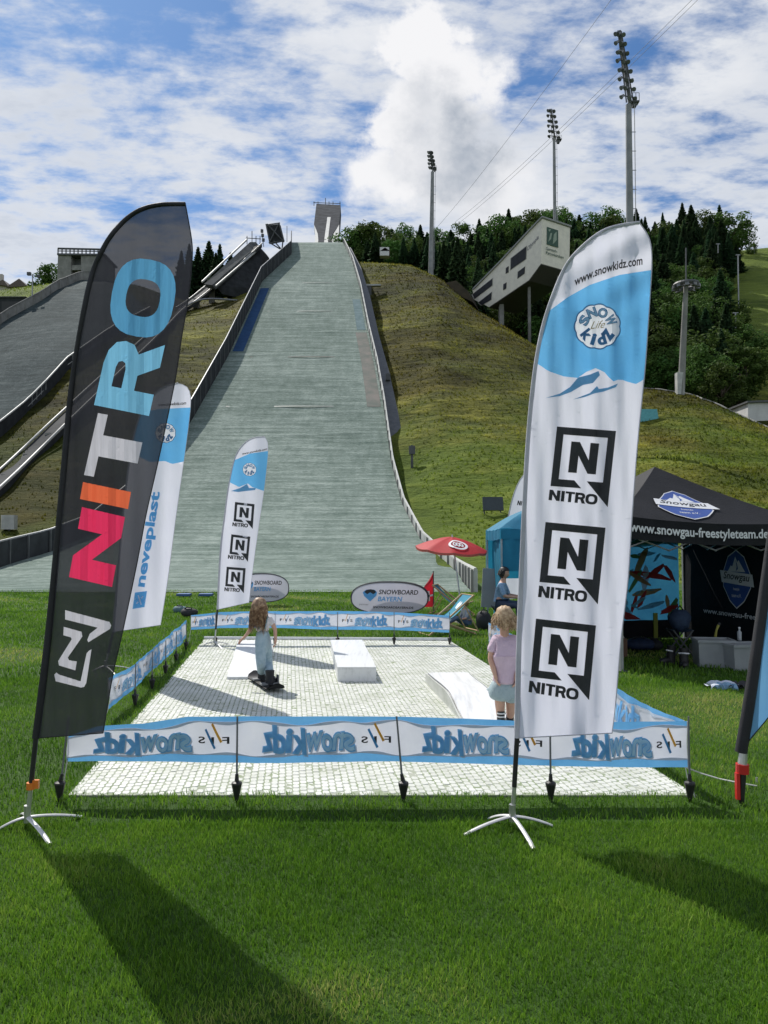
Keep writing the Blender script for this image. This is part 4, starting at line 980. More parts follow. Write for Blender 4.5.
# back
by = G(384, 645).y; bx = lambda px: (px-384)/F*by
zb = lambda py: M(384, py, by).z
X = [bx(192), bx(217), bx(276), bx(338), bx(394), bx(449)]
tape([(x, by+.05*math.sin(i*2)) for i, x in enumerate(X)], [(0, zb(615)), (.5, zb(612)), (2.5, zb(610.5)), (4.4, zb(615))], [(0, zb(629.5)), (.5, zb(628)), (1.6, zb(628)), (4.4, zb(632))], False,
     'farther barrier banner with readable blue lettering, along the back edge of the snow mat', [(.0, .45), (.47, X[2]-X[0]), (X[2]-X[0]+.02, X[3]-X[0]), (X[3]-X[0]+.02, X[4]-X[0]), (X[4]-X[0]+.02, X[5]-X[0])], seed=4)
for px, lab in ((217, 'back post beside the small white flag'), (276, 'back post just right of the snowboarding girl'), (338, 'back post behind the long white box'), (394, 'back post between the white box and the deck chairs'), (449, 'back post in front of the nearer deck chair')):
    post((bx(px), by-.03), zb(612), lab)
# left
Lf = [G(116, 721), G(135, 706.5), G(152, 690), G(165.5, 675), G(176, 663), G(186, 650), G(190, 643)]
L0 = Vector((Lf[0].x, Lf[0].y, 0)); Ln = [p-Vector((.08, 0, 0)) for p in Lf]
zz = lambda p, py: M(384, py, p.y).z
ss = [0]
for a, b_ in zip(Ln, Ln[1:]): ss.append(ss[-1]+(b_-a).length)
tape(Ln, [(ss[i], zz(Ln[i], y)) for i, y in enumerate((679, 668, 655, 642, 633, 625, 620))], [(ss[i], zz(Ln[i], y)) for i, y in enumerate((710, 694, 677, 664, 654, 644, 638))], False,
     'barrier banner running away along the left side of the snow mat', [(.15, 1.35), (1.45, 2.55), (2.65, 3.75), (3.85, 4.9)], seed=2, amp=.03)
for i, lab in enumerate(('side post nearest the camera on the left banner', 'second side post from the camera on the left banner', 'third side post from the camera on the left banner', 'fourth side post from the camera on the left banner', 'farthest side post of the left banner')):
    post((Lf[i+1].x, Lf[i+1].y), .45, lab)
# right
A = Vector((fx(684)+.02, fy+.1, 0)); B = Vector((G(489, 655).x, G(489, 655).y, 0)); LR = (B-A).length
mid = [A.lerp(B, k/5) for k in range(6)]; mid[1] += Vector((-.10, 0, 0)); mid[3] += Vector((.05, 0, 0)); mid.reverse()
tape(mid, [(0, .50), (LR-3, .5), (LR-1.4, .55), (LR-.6, .50), (LR, zt(724))], [(0, .17), (LR-3, .18), (LR-1.4, .20), (LR-.6, .15), (LR, zt(767))], False,
     'barrier banner along the right side of the snow mat, partly behind the white flag', [(.1, 1.15), (1.2, 2.3), (2.4, 3.5), (3.6, 4.7), (4.8, 5.9)], seed=6, amp=.03)
for k, lab in ((1.3, 'side post of the right banner nearest the camera'), (2.8, 'side post of the right banner behind the tall white flag'), (LR-.05, 'farthest side post of the right banner beside the child in pink')):
    p = A.lerp(B, k/LR); post((p.x+.03, p.y), .55, lab)

# ================================================================== FEATHER FLAGS
flag_white = mat('white flag fabric', (.78, .79, .90), (.73, .74, .86), 3, .7, 1, 5, stretch=(1, 1, .35), transl=.45)
flag_blue = mat('flag blue print', (.12, .42, .78), (.16, .48, .82), 2, .7, .8, 6, transl=.5)
flag_navy = mat('flag navy print', (.04, .15, .34), (.05, .19, .4), 6, .7, transl=.2)
flag_black = mat('sheer black fabric', (.036, .036, .048), (.027, .027, .037), 3, .75, 1, 5, stretch=(1, 1, .35), transl=.25, transp=.10)
sleeve_black = mat('black sleeve', (.020, .020, .026), (.014, .014, .018), 8, .7, .2, 80)
sleeve_white = mat('white sleeve', (.62, .62, .68), (.52, .53, .60), 8, .7, .2, 80, transl=.2)
alu = mat('brushed aluminium', (.62, .62, .62), (.5, .5, .5), 12, .35, metal=.8)
def rs(P, n, sm=True):
    P = [Vector((x, y, 0)) for x, y in P]
    if sm:
        Q = []
        for i in range(len(P)-1):
            p0, p1, p2, p3 = P[max(0, i-1)], P[i], P[i+1], P[min(len(P)-1, i+2)]
            for k in range(8):
                u = k/8; Q.append(.5*((2*p1)+(p2-p0)*u+(2*p0-5*p1+4*p2-p3)*u*u+(3*p1-p0-3*p2+p3)*u**3))
        P = Q+[P[-1]]
    L = [0]
    for a, b in zip(P, P[1:]): L.append(L[-1]+(b-a).length)
    out = []; j = 0
    for i in range(n+1):
        s = L[-1]*i/n
        while j < len(L)-2 and L[j+1] < s: j += 1
        f = (s-L[j])/max(1e-9, L[j+1]-L[j]); q = P[j].lerp(P[j+1], f); out.append((q.x, q.y))
    return out
def flag(label, left, right, d, base, fabric, sleeve, folds, r_sleeve=.018, name='feather_flag', nu=44, nv=150, polemat=None, foot=None, clip=False, yaw=0, trim=True, cuts=None, split=None):
    """left = pole edge bottom->top, right = free edge bottom->top, photo positions at distance d"""
    px0 = left[0][0]
    dd = lambda a, b: d+yaw*(a-px0)/F*d
    def fn(a, b, off=0):
        return M(a, b, dd(a, b)+folds(a, b)-off)
    Bp = G(*base); t = thing(name, label, 'flag', Vector((M(base[0], 500, d).x, d, 0)))
    L = rs(left, nv); Rr = rs(right, nv)
    g = 4.0*4.41/d if d > 4.41 else 4.0; g = max(g, 3.0)
    if cuts is None and split is None:
        mb = MB(); mb.grid(lambda u, v: (lambda i: fn(L[i][0]+(Rr[i][0]-L[i][0])*u, L[i][1]+(Rr[i][1]-L[i][1])*u))(round(v*nv)), nu, nv)
        fab = obj('fabric', mb, fabric, t, smooth=True, fix=False)
    elif cuts is not None:      # letters are printed through the sheer cloth: the ground colour leaves them out
        outl = L[:-1]+Rr[::-1]
        fab = decal('fabric', join2([tess([outl]+cuts[0])]+[tess([c]) for c in cuts[1]]), fn, fabric, t, off=-.003, g=g); fab.data.polygons.foreach_set('use_smooth', [True]*len(fab.data.polygons))
    else:                       # white top, blue sky panel, white foot; the badge is let into the blue
        bt, bb, hole = split
        xl = lambda y: interp(-y, [(-q[1], q[0]) for q in L]); xr = lambda y: interp(-y, [(-q[1], q[0]) for q in Rr])
        def curve(c):
            xs = np.linspace(c[0][0], c[-1][0], 25); P_ = [(float(x), interp(float(x), c)) for x in xs]; P_[0] = (xl(P_[0][1]), P_[0][1]); P_[-1] = (xr(P_[-1][1]), P_[-1][1]); return P_
        T_, B_ = curve(bt), curve(bb); e = .05
        Lb = [q for q in L if q[1] > B_[0][1]+e]; Lm = [q for q in L if T_[0][1]+e < q[1] < B_[0][1]-e]; Lt = [q for q in L if q[1] < T_[0][1]-e]
        Rb = [q for q in Rr if q[1] > B_[-1][1]+e]; Rm = [q for q in Rr if T_[-1][1]+e < q[1] < B_[-1][1]-e]; Rt = [q for q in Rr[:-1] if q[1] < T_[-1][1]-e]
        bot = Lb+B_+Rb[::-1]; midp = B_[::-1]+Lm+T_+Rm[::-1]; midp = B_[::-1]+Lm+T_+Rm[::-1]
        topp = T_[::-1]+Lt+Rt[::-1]
        fab = decal('fabric', join2([tess([bot]), tess([topp])]), fn, fabric, t, off=-.003, g=g); fab.data.polygons.foreach_set('use_smooth', [True]*len(fab.data.polygons))
        fb = decal('blue_sky_print', tess([midp]+([hole] if hole else [])), fn, flag_blue, t, off=-.003, g=g); fb.data.polygons.foreach_set('use_smooth', [True]*len(fb.data.polygons))
    mb = MB(); pts = [fn(*q) for q in L]; n = len(pts)
    mb.tube(pts, [r_sleeve*(1-.45*i/n) for i in range(n)], 8); obj('pole_sleeve', mb, sleeve, t, smooth=True)
    if trim:
        mb = MB(); hem = [fn(*q, .002) for q in Rr]; mb.tube(hem, .0035, 5); hb = [fn(left[0][0]+(right[0][0]-left[0][0])*k/20, left[0][1]+(right[0][1]-left[0][1])*k/20, .002) for k in range(21)]
        mb.tube(hb, .0035, 5); obj('hem', mb, sleeve, t)
    p0 = pts[0]; b0 = Vector((M(base[0], 500, d).x, d, .05)); mb = MB(); mb.tube([b0, b0.lerp(p0, .42)], .013, 10); obj('lower_pole', mb, polemat or alu, t, smooth=True)
    mb = MB(); mb.tube([b0.lerp(p0, .40), p0], .015, 10); obj('upper_pole', mb, cone_m, t, smooth=True)
    if foot:
        c = Vector((b0.x, d, .05))
        for (q1, q2) in foot:
            e1, e2 = q1-c, q2-c; arm = []
            for k in range(-6, 7):
                w = abs(k)/6; e = e2 if k > 0 else e1; arm.append(Vector((c.x+e.x*w, c.y+e.y*w, .05+.02*(1-w)-.045*w*w)))
            mb = MB(); mb.tube(arm, .014, 8, flat=.6); obj('foot_arm', mb, mat('pale metal foot', (.62, .62, .62), (.5, .5, .5), 9, .4, metal=.3), t, smooth=True)
        mb = MB(); mb.tube([c+Vector((0, 0, -.01)), c+Vector((0, 0, .09))], .02, 10); obj('hub', mb, alu, t)
    if clip:
        q = b0.lerp(p0, .42); mb = MB(); mb.tube([q-Vector((0, 0, .02)), q+Vector((0, 0, .02))], .026, 10); mb.box(q+Vector((.03, 0, .01)), (.035, .02, .05)); obj('orange_clip', mb, mat('orange plastic', (.75, .22, .03), (.6, .16, .02), 8, .4), t)
    return t, fn, L, Rr, fab

# --- tall white flag in the right foreground
def folds_r(a, b):
    k = (a-510)/140; f = .016*math.sin((a*.11+b*.012))+.010*math.sin(a*.29-b*.02+1)+.004*math.sin(a*.6+b*.05)
    top = max(0, (330-b)/110); f += top*.020*math.sin((a-640)*.09+(b-225)*.16)*min(1, k*2)
    low = max(0, (b-640)/100); f += low*.022*math.sin((a-520)*.10+b*.03)
    return f
FD = G(510, 828).y
arm = lambda a, b: G(a, b)
tR, fR, LR_, RR_, _ = flag('tall white and blue feather flag with three black square logos, in the right foreground',
    [(517, 738), (519, 640), (522, 560), (527, 455), (533, 385), (541, 335), (552, 298), (566, 266), (583, 246), (603, 231), (622, 225), (639.5, 222.5)],
    [(612, 733), (616, 700), (621, 640), (628, 580), (632, 520), (637, 450), (642, 400), (645.5, 364), (648.5, 320), (650.5, 290), (652, 257), (649, 238), (640, 223.5)],
    FD, (510, 828), flag_white, sleeve_white, folds_r, split=([(545, 314), (568, 297), (589.5, 285), (619, 275), (651, 270)], [(537, 363), (548, 371), (564, 376.5), (578, 378), (586, 372), (596, 368), (606, 373), (612, 382), (620, 379), (628, 382), (636, 384), (645, 379)], badge(597.5, 326.5, 22.79)), foot=[(arm(464, 836), arm(552, 826.5)), (arm(489, 819.5), arm(534, 850))])
v, f = text2d('www.snowkidz.com', .02)
pa = [(574.5, 285), (597, 274.5), (620, 267.5), (642.5, 263.5)]
V2 = []
for a, b_ in v:
    x = 574.5+68*a; y = interp(x, pa); y2 = interp(x+.5, pa); V2.append((x+(b_*-.5*(y-y2))*8*0, y-9*b_+1.2))
decal('web_address', (V2, f), fR, ink, tR, g=4)
def crest(t, fn, cx, cy, r, g):
    b1 = tess([badge(cx, cy, r*1.06), badge(cx, cy, r)]); decal('badge_edge', b1, fn, flag_navy, t, off=-.003, g=g)
    decal('badge', tess([badge(cx, cy, r)]), fn, mat('badge white', (.84, .86, .92), (.80, .82, .9), transl=.4), t, off=-.003, g=g)
    up = 1
    # upper arc SNOW, lower arc kidz (y runs down in photo positions)
    def arc(word, a0, a1, rr, hw, hh, m, bold, nm, off=.0065, low=False):
        P = []
        for i, ch in enumerate(word):
            a = R(a0+(a1-a0)*i/(len(word)-1)); vv, ff = text2d(ch, bold); o = (cx+rr*math.cos(a), cy-rr*math.sin(a))
            up_ = (math.cos(a), -math.sin(a)) if not low else (-math.cos(a), math.sin(a)); rt = (-up_[1], up_[0])
            w = hw*(.5 if ch == 'i' else 1)
            P.append(([(o[0]+(x-.5)*w*rt[0]+(y-.5)*hh*up_[0], o[1]+(x-.5)*w*rt[1]+(y-.5)*hh*up_[1]) for x, y in vv], ff))
        decal(nm, join2(P), fn, m, t, off=off, g=g)
    arc('SNOW', 155, 25, r*.68, r*.46, r*.48, flag_navy, .06, 'badge_letters_edge', .0062)
    arc('SNOW', 155, 25, r*.68, r*.40, r*.42, tape_l, .02, 'badge_letters', .0078)
    arc('kidz', 218, 322, r*.62, r*.42, r*.55, flag_navy, .05, 'badge_letters', .0065, True)
    if r > 15:
        vv, ff = text2d('Life', .0, .35); decal('badge_script', (aff(vv, (cx-r*.33, cy+r*.12), (r*.66, -r*.06), (r*.05, -r*.36)), ff), fn, mat('gold print', (.45, .36, .18)), t, off=.0072)
crest(tR, fR, 597.5, 326.5, 21.5, 4)
for P_ in ([(545.5, 398), (560, 393.5), (570, 387), (578, 377.5), (590, 374.5), (598.5, 371), (600, 375), (593, 383), (583, 385), (571, 392), (560, 396)], [(573, 399.5), (590, 393), (597, 386), (599, 389), (608, 387.5), (618, 383.5), (616, 387), (604, 391.5), (594, 393.5), (585, 397)]):
    decal('mountain_print', tess([P_]), fR, mat('mid blue print', (.16, .42, .70), transl=.35), tR, off=.0035, g=4)
def mark(t, fn, TL, TR, BL, txt, g, hgt):
    """square N logo with the word below; corner positions in the photo"""
    ex = (TR[0]-TL[0], TR[1]-TL[1]); ey = (TL[0]-BL[0], TL[1]-BL[1]); v, f = nlogo()
    decal('square_n_logo', (aff(v, BL, ex, ey), f), fn, ink, t, off=.003, g=g)
    v, f = nitro(); o, e = txt; n = math.hypot(*ey); decal('nitro_lettering', (aff(v, o, (e[0]-o[0], e[1]-o[1]), (ey[0]/n*hgt, ey[1]/n*hgt)), f), fn, ink, t, off=.003, g=g)
mark(tR, fR, (557, 426.5), (616, 431), (550.5, 486), ((548.5, 500), (597, 505)), 4, 10.5)
mark(tR, fR, (545.5, 522), (605.5, 527.7), (539.5, 582), ((538, 597), (586.5, 602.5)), 4, 11.5)
mark(tR, fR, (536, 618.6), (596, 625.5), (530.6, 677), ((528.5, 692), (578, 700.5)), 4, 11.5)

# --- black sheer flag in the left foreground
def folds_l(a, b):
    f = .020*math.sin(a*.09+b*.008)+.012*math.sin(a*.22-b*.006+.6)+.005*math.sin(a*.5+b*.02)
    t_ = max(0, (a-160)/30)*max(0, (460-b)/260); return f+.10*t_
NLET = (('N', (112, 587), (125, 517), (69, 577)), ('I', (128, 509), (131, 492), (80, 499)), ('T', (133, 484), (147, 422), (84, 475)), ('R', (149, 416), (165, 345), (94, 405)), ('O', (167, 342), (181, 265), (105, 331)))
z5 = lambda P: [(30+x/5.69, 560+y/5.69) for x, y in P]
EMB = [z5(P) for P in ([(200, 285), (452, 352), (462, 372), (455, 392), (332, 468), (326, 455), (340, 420), (385, 385), (200, 338)], [(192, 380), (293, 408), (298, 435), (215, 555), (222, 570), (266, 577), (258, 628), (165, 600), (160, 575), (238, 450), (232, 440), (190, 428)],
           [(350, 508), (336, 515), (322, 532), (288, 690), (165, 652), (150, 640), (138, 652), (146, 690), (290, 726), (308, 722), (320, 700)])]
GA = lambda ch, BL, BR, TL, k: aff(GL[ch][k], BL, (BR[0]-BL[0], BR[1]-BL[1]), (TL[0]-BL[0], TL[1]-BL[1]))
CUTS = ([GA(*q, 0) for q in NLET]+EMB, [GA(*q, 1) for q in NLET if q[0] in 'RO'])
LDp = G(35, 829).y
ND = [(36, 738), (45, 665), (52, 600), (62, 490), (70, 400), (80, 332), (91, 278), (104, 247), (119, 226), (137, 211.5), (158, 205), (185, 204)]
NR = [(103, 733), (113, 674), (123, 630), (137, 563), (146, 515), (158, 462), (168, 415), (176, 375), (182, 335), (188, 300), (191.5, 267), (192, 243), (185.5, 204.6)]
tL, fL, LL_, RL_, _ = flag('tall sheer black feather flag with coloured upright NITRO lettering, in the left foreground', ND, NR, LDp, (34, 829), flag_black, sleeve_black, folds_l, r_sleeve=.024, cuts=CUTS,
    foot=[(arm(-4, 832), arm(82, 817.5)), (arm(22, 815), arm(50, 845))], clip=True)
def gm(name, c, c2=None): return mat(name, c, c2, 30, .75, .1, 150, stretch=(3, 1, .15), transl=.45, lo=.3, hi=.7)
for ch, BL, BR, TL, m in (('N', (112, 587), (125, 517), (69, 577), gm('crimson print', (.85, .04, .14), (.75, .035, .12))), ('I', (128, 509), (131, 492), (80, 499), gm('vermilion print', (.85, .17, .07), (.78, .14, .06))),
                          ('T', (133, 484), (147, 422), (84, 475), gm('silver print', (.62, .61, .68), (.55, .54, .60))), ('R', (149, 416), (165, 345), (94, 405), gm('light blue letter print', (.22, .54, .78), (.18, .46, .68))), ('O', (167, 342), (181, 265), (105, 331), gm('steel blue letter print', (.11, .36, .60), (.09, .30, .52)))):
    v, f = tess(GL[ch]); decal('letter', (aff(v, BL, (BR[0]-BL[0], BR[1]-BL[1]), (TL[0]-BL[0], TL[1]-BL[1])), f), fL, m, tL, off=-.003, g=4)
z5 = lambda P: [(30+x/5.69, 560+y/5.69) for x, y in P]
for P_ in ([(200, 285), (452, 352), (462, 372), (455, 392), (332, 468), (326, 455), (340, 420), (385, 385), (200, 338)], [(192, 380), (293, 408), (298, 435), (215, 555), (222, 570), (266, 577), (258, 628), (165, 600), (160, 575), (238, 450), (232, 440), (190, 428)],
           [(350, 508), (336, 515), (322, 532), (288, 690), (165, 652), (150, 640), (138, 652), (146, 690), (290, 726), (308, 722), (320, 700)]):
    decal('n_emblem', tess([z5(P_)]), fL, gm('silver print', (.62, .61, .68)), tL, off=-.003, g=4)

# --- flag at the mat's left side
def folds_s(a, b): return .03*math.sin(a*.12+b*.02)+.015*math.sin(a*.3)
NDp = G(108, 671).y
tN, fN, L1, R1, _ = flag('white and blue feather flag with upright neveplast lettering, half behind the black flag', [(113, 632), (118, 570), (124, 505), (131, 450), (139, 418), (149, 400), (162, 388), (178, 383)],
    [(160.6, 625), (168, 578), (176, 517), (186, 446), (190.5, 408), (190, 393), (186, 386), (178, 383.5)], NDp, (108, 671), flag_white, sleeve_white, folds_s, r_sleeve=.016, nv=50, nu=14,
    split=([(140, 412), (160, 409), (191, 407.5)], [(130, 452), (150, 462), (165, 461), (172, 464), (187, 461)], badge(165.5, 433, 10.07)), foot=[(G(92, 672), G(131, 669)), (G(102, 668), G(115, 675))])
crest(tN, fN, 165.5, 433, 9.5, 10)
v, f = text2d('www.snowkidz.com', .02); decal('web_address', (aff(v, (158, 406.5), (28, -2), (.4, -3.2)), f), fN, ink, tN, g=4)
v, f = text2d('neveplast', .035); decal('neveplast_lettering', (aff(v, (147.5, 587.5), (15.5, -95), (-12.5, -1.4)), f), fN, flag_blue, tN, off=.004, g=4)
decal('square_emblem', tess([[(132.5, 609), (144.5, 607), (147, 591), (135, 592.5)]]), fN, flag_blue, tN, off=.004, g=4)
for k in range(3):
    a = R(12+60*k); cx, cy = 139.7, 600; dx, dy = 5*math.cos(a), 5*math.sin(a); nx, ny = -dy*.13, dx*.13
    decal('snowflake', ([(cx-dx-nx, cy-dy-ny), (cx+dx-nx, cy+dy-ny), (cx+dx+nx, cy+dy+ny), (cx-dx+nx, cy-dy+ny)], [(0, 1, 2, 3)]), fN, flag_white, tN, off=.006+.001*k)

# --- small flag behind the girl
MDp = G(216, 646).y
tM, fM, L2, R2, _ = flag('smaller white and blue feather flag with three square logos, behind the snowboarding girl', [(217.5, 609.5), (220.5, 551), (225, 513), (228.5, 487), (234, 461), (241, 447), (252, 438.5), (264.5, 436.5)],
    [(249, 602.5), (253.6, 563.6), (259, 525), (264, 491), (267.5, 460), (268, 450), (267.5, 442), (264.7, 436.7)], MDp, (216, 646), flag_white, sleeve_white, folds_s, r_sleeve=.016, nv=50, nu=14,
    split=([(235, 460), (250, 453.5), (268, 451)], [(229, 482), (239, 487), (248, 483.5), (252, 487), (264, 491)], badge(249.5, 469.5, 6.678)), foot=[(G(202, 646), G(230, 645)), (G(209, 643), G(222, 649))])
crest(tM, fM, 249.5, 469.5, 6.3, 10)
v, f = text2d('www.snowkidz.com', .02); decal('web_address', (aff(v, (242, 455), (25, -5), (.4, -2.4)), f), fM, ink, tM, g=4)
decal('mountain_print', tess([[(231, 491), (240, 488), (247, 484), (249, 488), (256, 488), (255, 490), (246, 491), (238, 492)]]), fM, mat('mid blue print', (.16, .42, .70)), tM, off=.004, g=4)
c6_ = lambda x, y: (210+x/5.39, 430+y/5.39)
for TL, TR, BL, o, e in (((135, 388), (240, 400), (127, 492), (120, 518), (204, 526)), ((115, 562), (217, 575), (105, 668), (96, 693), (184, 702)), ((90, 737), (192, 745), (82, 842), (77, 868), (160, 874))):
    mark(tM, fM, c6_(*TL), c6_(*TR), c6_(*BL), (c6_(*o), c6_(*e)), 10, 3.8)

# --- flag at the right edge on a ground spike
EDp = G(734, 804).y
def folds_e(a, b): return .03*math.sin(a*.07+b*.01)+.015*math.sin(a*.19)
flag('dark sleeved blue feather flag leaning at the right edge on a red and black spike', [(741, 752), (751, 690), (760, 625), (771, 545), (786, 450), (803, 370), (826, 300), (853, 258), (885, 240), (905, 238)],
    [(748, 742), (790, 690), (838, 620), (858, 540), (876, 450), (892, 370), (906, 310), (912, 275), (912, 250), (906, 238.5)], EDp, (735, 800), mat('blue edge flag fabric', (.16, .40, .72), (.20, .46, .76), 2, .7, .1, 90, transl=.4), sleeve_black, folds_e, r_sleeve=.040, name='feather_flag', nv=60, nu=20, polemat=cone_m)
t = [o for o in scene.objects if o.name.startswith('feather_flag') and o.parent is None][-1]
b0 = Vector((M(735, 500, EDp).x, EDp, 0)); mb = MB(); mb.tube([b0+Vector((0, 0, -.02)), b0+Vector((0, 0, .04)), b0+Vector((0.01, 0, .2))], [.01, .02, .026], 10); obj('ground_spike', mb, cone_m, t)
redm = mat('red plastic', (.62, .03, .03), (.5, .02, .02), 6, .35)
mb = MB(); mb.tube([b0+Vector((.01, 0, .20)), b0+Vector((.012, 0, .26))], .042, 14); mb.box(b0+Vector((-.028, -.01, .12)), (.022, .03, .17)); obj('red_collar', mb, redm, t)
mb = MB(); mb.tube([b0+Vector((.012, 0, .26)), b0+Vector((.02, 0, .33))], [.03, .026], 12); obj('steel_joint', mb, alu, t)
# guy cord lying on the grass
p = [G(685, 767, .12), G(700, 773, .05), G(720, 779, .03), G(740, 783, .03), G(757, 786, .02)]
mb = MB(); mb.tube(p, .006, 6); tag(obj('guy_cord', mb, mat('white cord', (.6, .6, .58)), base=p[0]), 'thin white cord stretched over the grass from the right end of the nearest banner', 'cord')
mb = MB(); mb.tube([G(756, 786)-Vector((0, 0, .03)), G(757, 786)+Vector((.0, 0, .06))], .008, 6); tag(obj('tent_peg', mb, alu, base=G(757, 786)), 'small metal peg holding the white cord at the right', 'peg')

# --- white flag behind the blue tent
WDp = 21.0
tW, fW, L3, R3, _ = flag('white feather flag mostly hidden behind the blue tent and the tall white flag', [(500, 600), (503, 560), (506.5, 528), (512, 500), (520, 480), (532, 468), (545, 465)], [(522, 598), (527, 560), (536, 525), (545, 500), (551, 485), (551, 473), (545, 465.4)], WDp, (499, 605), flag_white, sleeve_white, folds_s, nv=30, nu=10)
v, f = nitro(); decal('nitro_lettering', (aff(v, (517, 505), (14, 2), (1, -4.5)), f), fW, ink, tW)
# ================================================================== TENTS
black_can = mat('black canopy fabric', (.014, .015, .019), (.009, .010, .013), 3, .7, .3, 30, spec=.2)
logo_blue = mat('royal blue print', (.035, .09, .34), (.03, .07, .28), 5, .6)
logo_white = mat('white print', (.72, .73, .75), (.66, .67, .70), 5, .6)
def black_tent():
    ph = R(12); ex = Vector((math.cos(ph), math.sin(ph), 0)); ey = Vector((-math.sin(ph), math.cos(ph), 0)); A = Vector((3.17, 10.0, 0)); W = 3.0
    t = thing('black_pop_up_tent', 'black pop up tent with white web address on its valance, at the right', 'tent', A)
    pt = lambda a, b, z: A+ex*a+ey*b+Vector((0, 0, z))
    ze, zv, za = 2.08, 1.80, 2.95; C = [(0, 0), (W, 0), (W, W), (0, W)]
    zc = [2.10, 2.02, 2.06, 2.08]
    apex = pt(W/2, W/2, za)
    for i in range(4):
        j = (i+1) % 4; a = pt(*C[i], zc[i]); b = pt(*C[j], zc[j])
        def fs(u, v):
            p = a.lerp(b, u).lerp(apex, v); sag = .10*math.sin(math.pi*u)*(1-v)+.05*math.sin(math.pi*v); return p-Vector((0, 0, sag*.8))
        mb = MB(); mb.grid(fs, 16, 16); obj('canopy_panel', mb, black_can, t, smooth=True)
        mb = MB(); o = [Vector((-ey.x, -ey.y, 0)), ex, ey, -ex][i]*.01
        mb.grid(lambda u, v: a.lerp(b, u)+o*(1+1.5*math.sin(u*21+v))-Vector((0, 0, .08*math.sin(math.pi*u)*.8+(zc[0]-zv)*v)), 30, 3); obj('valance', mb, black_can, t, smooth=True, fix=False)
    a, b = pt(*C[0], zc[0]), pt(*C[1], zc[1])
    vf = lambda u, v, off: a.lerp(b, u)+(-ey)*(.016+.015*math.sin(u*21)*0+off+.012)-Vector((0, 0, .064*math.sin(math.pi*u)+.28*(1-v)))
    v, f = text2d('www.snowgau-freestyleteam.de', .022); decal('valance_lettering', (aff(v, (.05, .14), (.715, 0), (0, .62)), f), vf, logo_white, t, g=.05)
    # crest on the front roof panel
    def rf(u, v, off):
        p = a.lerp(b, u).lerp(apex, v); sag = .10*math.sin(math.pi*u)*(1-v)+.05*math.sin(math.pi*v); n = (b-a).cross(apex-a).normalized(); n = n if n.y < 0 else -n
        return p-Vector((0, 0, sag*.8))+n*(off+.012)
    def emblem(fn, cx, cy, w, h, par, script=True, tall=False, g=.04):
        hexp = [(cx-w*.5, cy+h*.10), (cx-w*.30, cy+h*.42), (cx, cy+h*.55), (cx+w*.30, cy+h*.42), (cx+w*.5, cy+h*.10), (cx+w*.5, cy-h*.16), (cx+w*.25, cy-h*.42), (cx, cy-h*.56), (cx-w*.25, cy-h*.42), (cx-w*.5, cy-h*.16)]
        decal('emblem_edge', tess([[(cx+(x-cx)*1.05, cy+(y-cy)*1.05) for x, y in hexp]]), fn, logo_white, par, off=.001, g=g)
        decal('emblem', tess([hexp]), fn, logo_blue, par, off=.003, g=g)
        mt = [(cx-w*.32, cy+h*.14), (cx-w*.20, cy+h*.26), (cx-w*.14, cy+h*.24), (cx-w*.03, cy+h*.44), (cx+w*.05, cy+h*.33), (cx+w*.10, cy+h*.37), (cx+w*.34, cy+h*.14)]
        decal('mountain_print', tess([mt]), fn, logo_white, par, off=.005, g=g)
        decal('mountain_shade', tess([[(cx-w*.02, cy+h*.38), (cx+w*.03, cy+h*.24), (cx+w*.0, cy+h*.15), (cx+w*.08, cy+h*.20), (cx+w*.04, cy+h*.30)]]), fn, logo_blue, par, off=.007, g=g)
        bn = [(cx-w*.62, cy+h*.16), (cx+w*.60, cy+h*.10), (cx+w*.66, cy-h*.14), (cx-w*.56, cy-h*.08)]
        decal('banner_print', tess([bn]), fn, logo_white, par, off=.008, g=g)
        v, f = text2d('Snowgau', .012, .25); decal('emblem_lettering', (aff(v, (cx-w*.48, cy-h*.05), (w*.98, -h*.035), (0, h*.19)), f), fn, ink, par, off=.010, g=g)
        for s_, yy, ww in (('freestyle', -.24, .22), ('team e.V.', -.36, .34)):
            v, f = text2d(s_, .01); decal('emblem_lettering', (aff(v, (cx-w*ww/2*1.0, cy+h*yy), (w*ww, 0), (0, h*.07)), f), fn, logo_white, par, off=.006, g=g)
    emblem(rf, .40, .32, .38, .44, t)
    # right side wall, printed inside
    P0, P1 = pt(W-.03, .05, 0), pt(W-.03, W-.03, 0)
    wf = lambda u, v, off: P1.lerp(P0, u)+(-ex)*(off+.008*math.sin(u*30)*math.sin(v*5)+.006)+Vector((0, 0, .03+v*1.98))
    mb = MB(); mb.grid(lambda u, v: wf(u, v, -.006), 40, 20); obj('side_wall', mb, black_can, t, smooth=True, fix=False)
    emblem(lambda a_, b_, o_: wf(a_, b_, o_+.012), .50, .565, .22, .42, t)
    v, f = text2d('www.snowgau-freestyleteam.de', .02); decal('wall_lettering', (aff(v, (.20, .235), (.74, -.0), (0, .060)), f), lambda a_, b_, o_: wf(a_, b_, o_+.012), logo_white, t, g=.04)
    # left part of the back, printed mural
    Q0, Q1 = pt(.0, W-.02, 0), pt(W-.12, W-.02, 0)
    bf = lambda u, v, off: Q0.lerp(Q1, u)+(-ey)*(off+.006*math.sin(u*25))+Vector((0, 0, .35+v*1.55))
    mb = MB(); mb.grid(lambda u, v: bf(u, v, 0), 40, 20); bw = obj('back_wall', mb, mat('turquoise mural fabric', (.05, .25, .42), (.03, .17, .34), 2.2, .7, transl=.35), t, smooth=True, fix=False)
    r = random.Random(3)
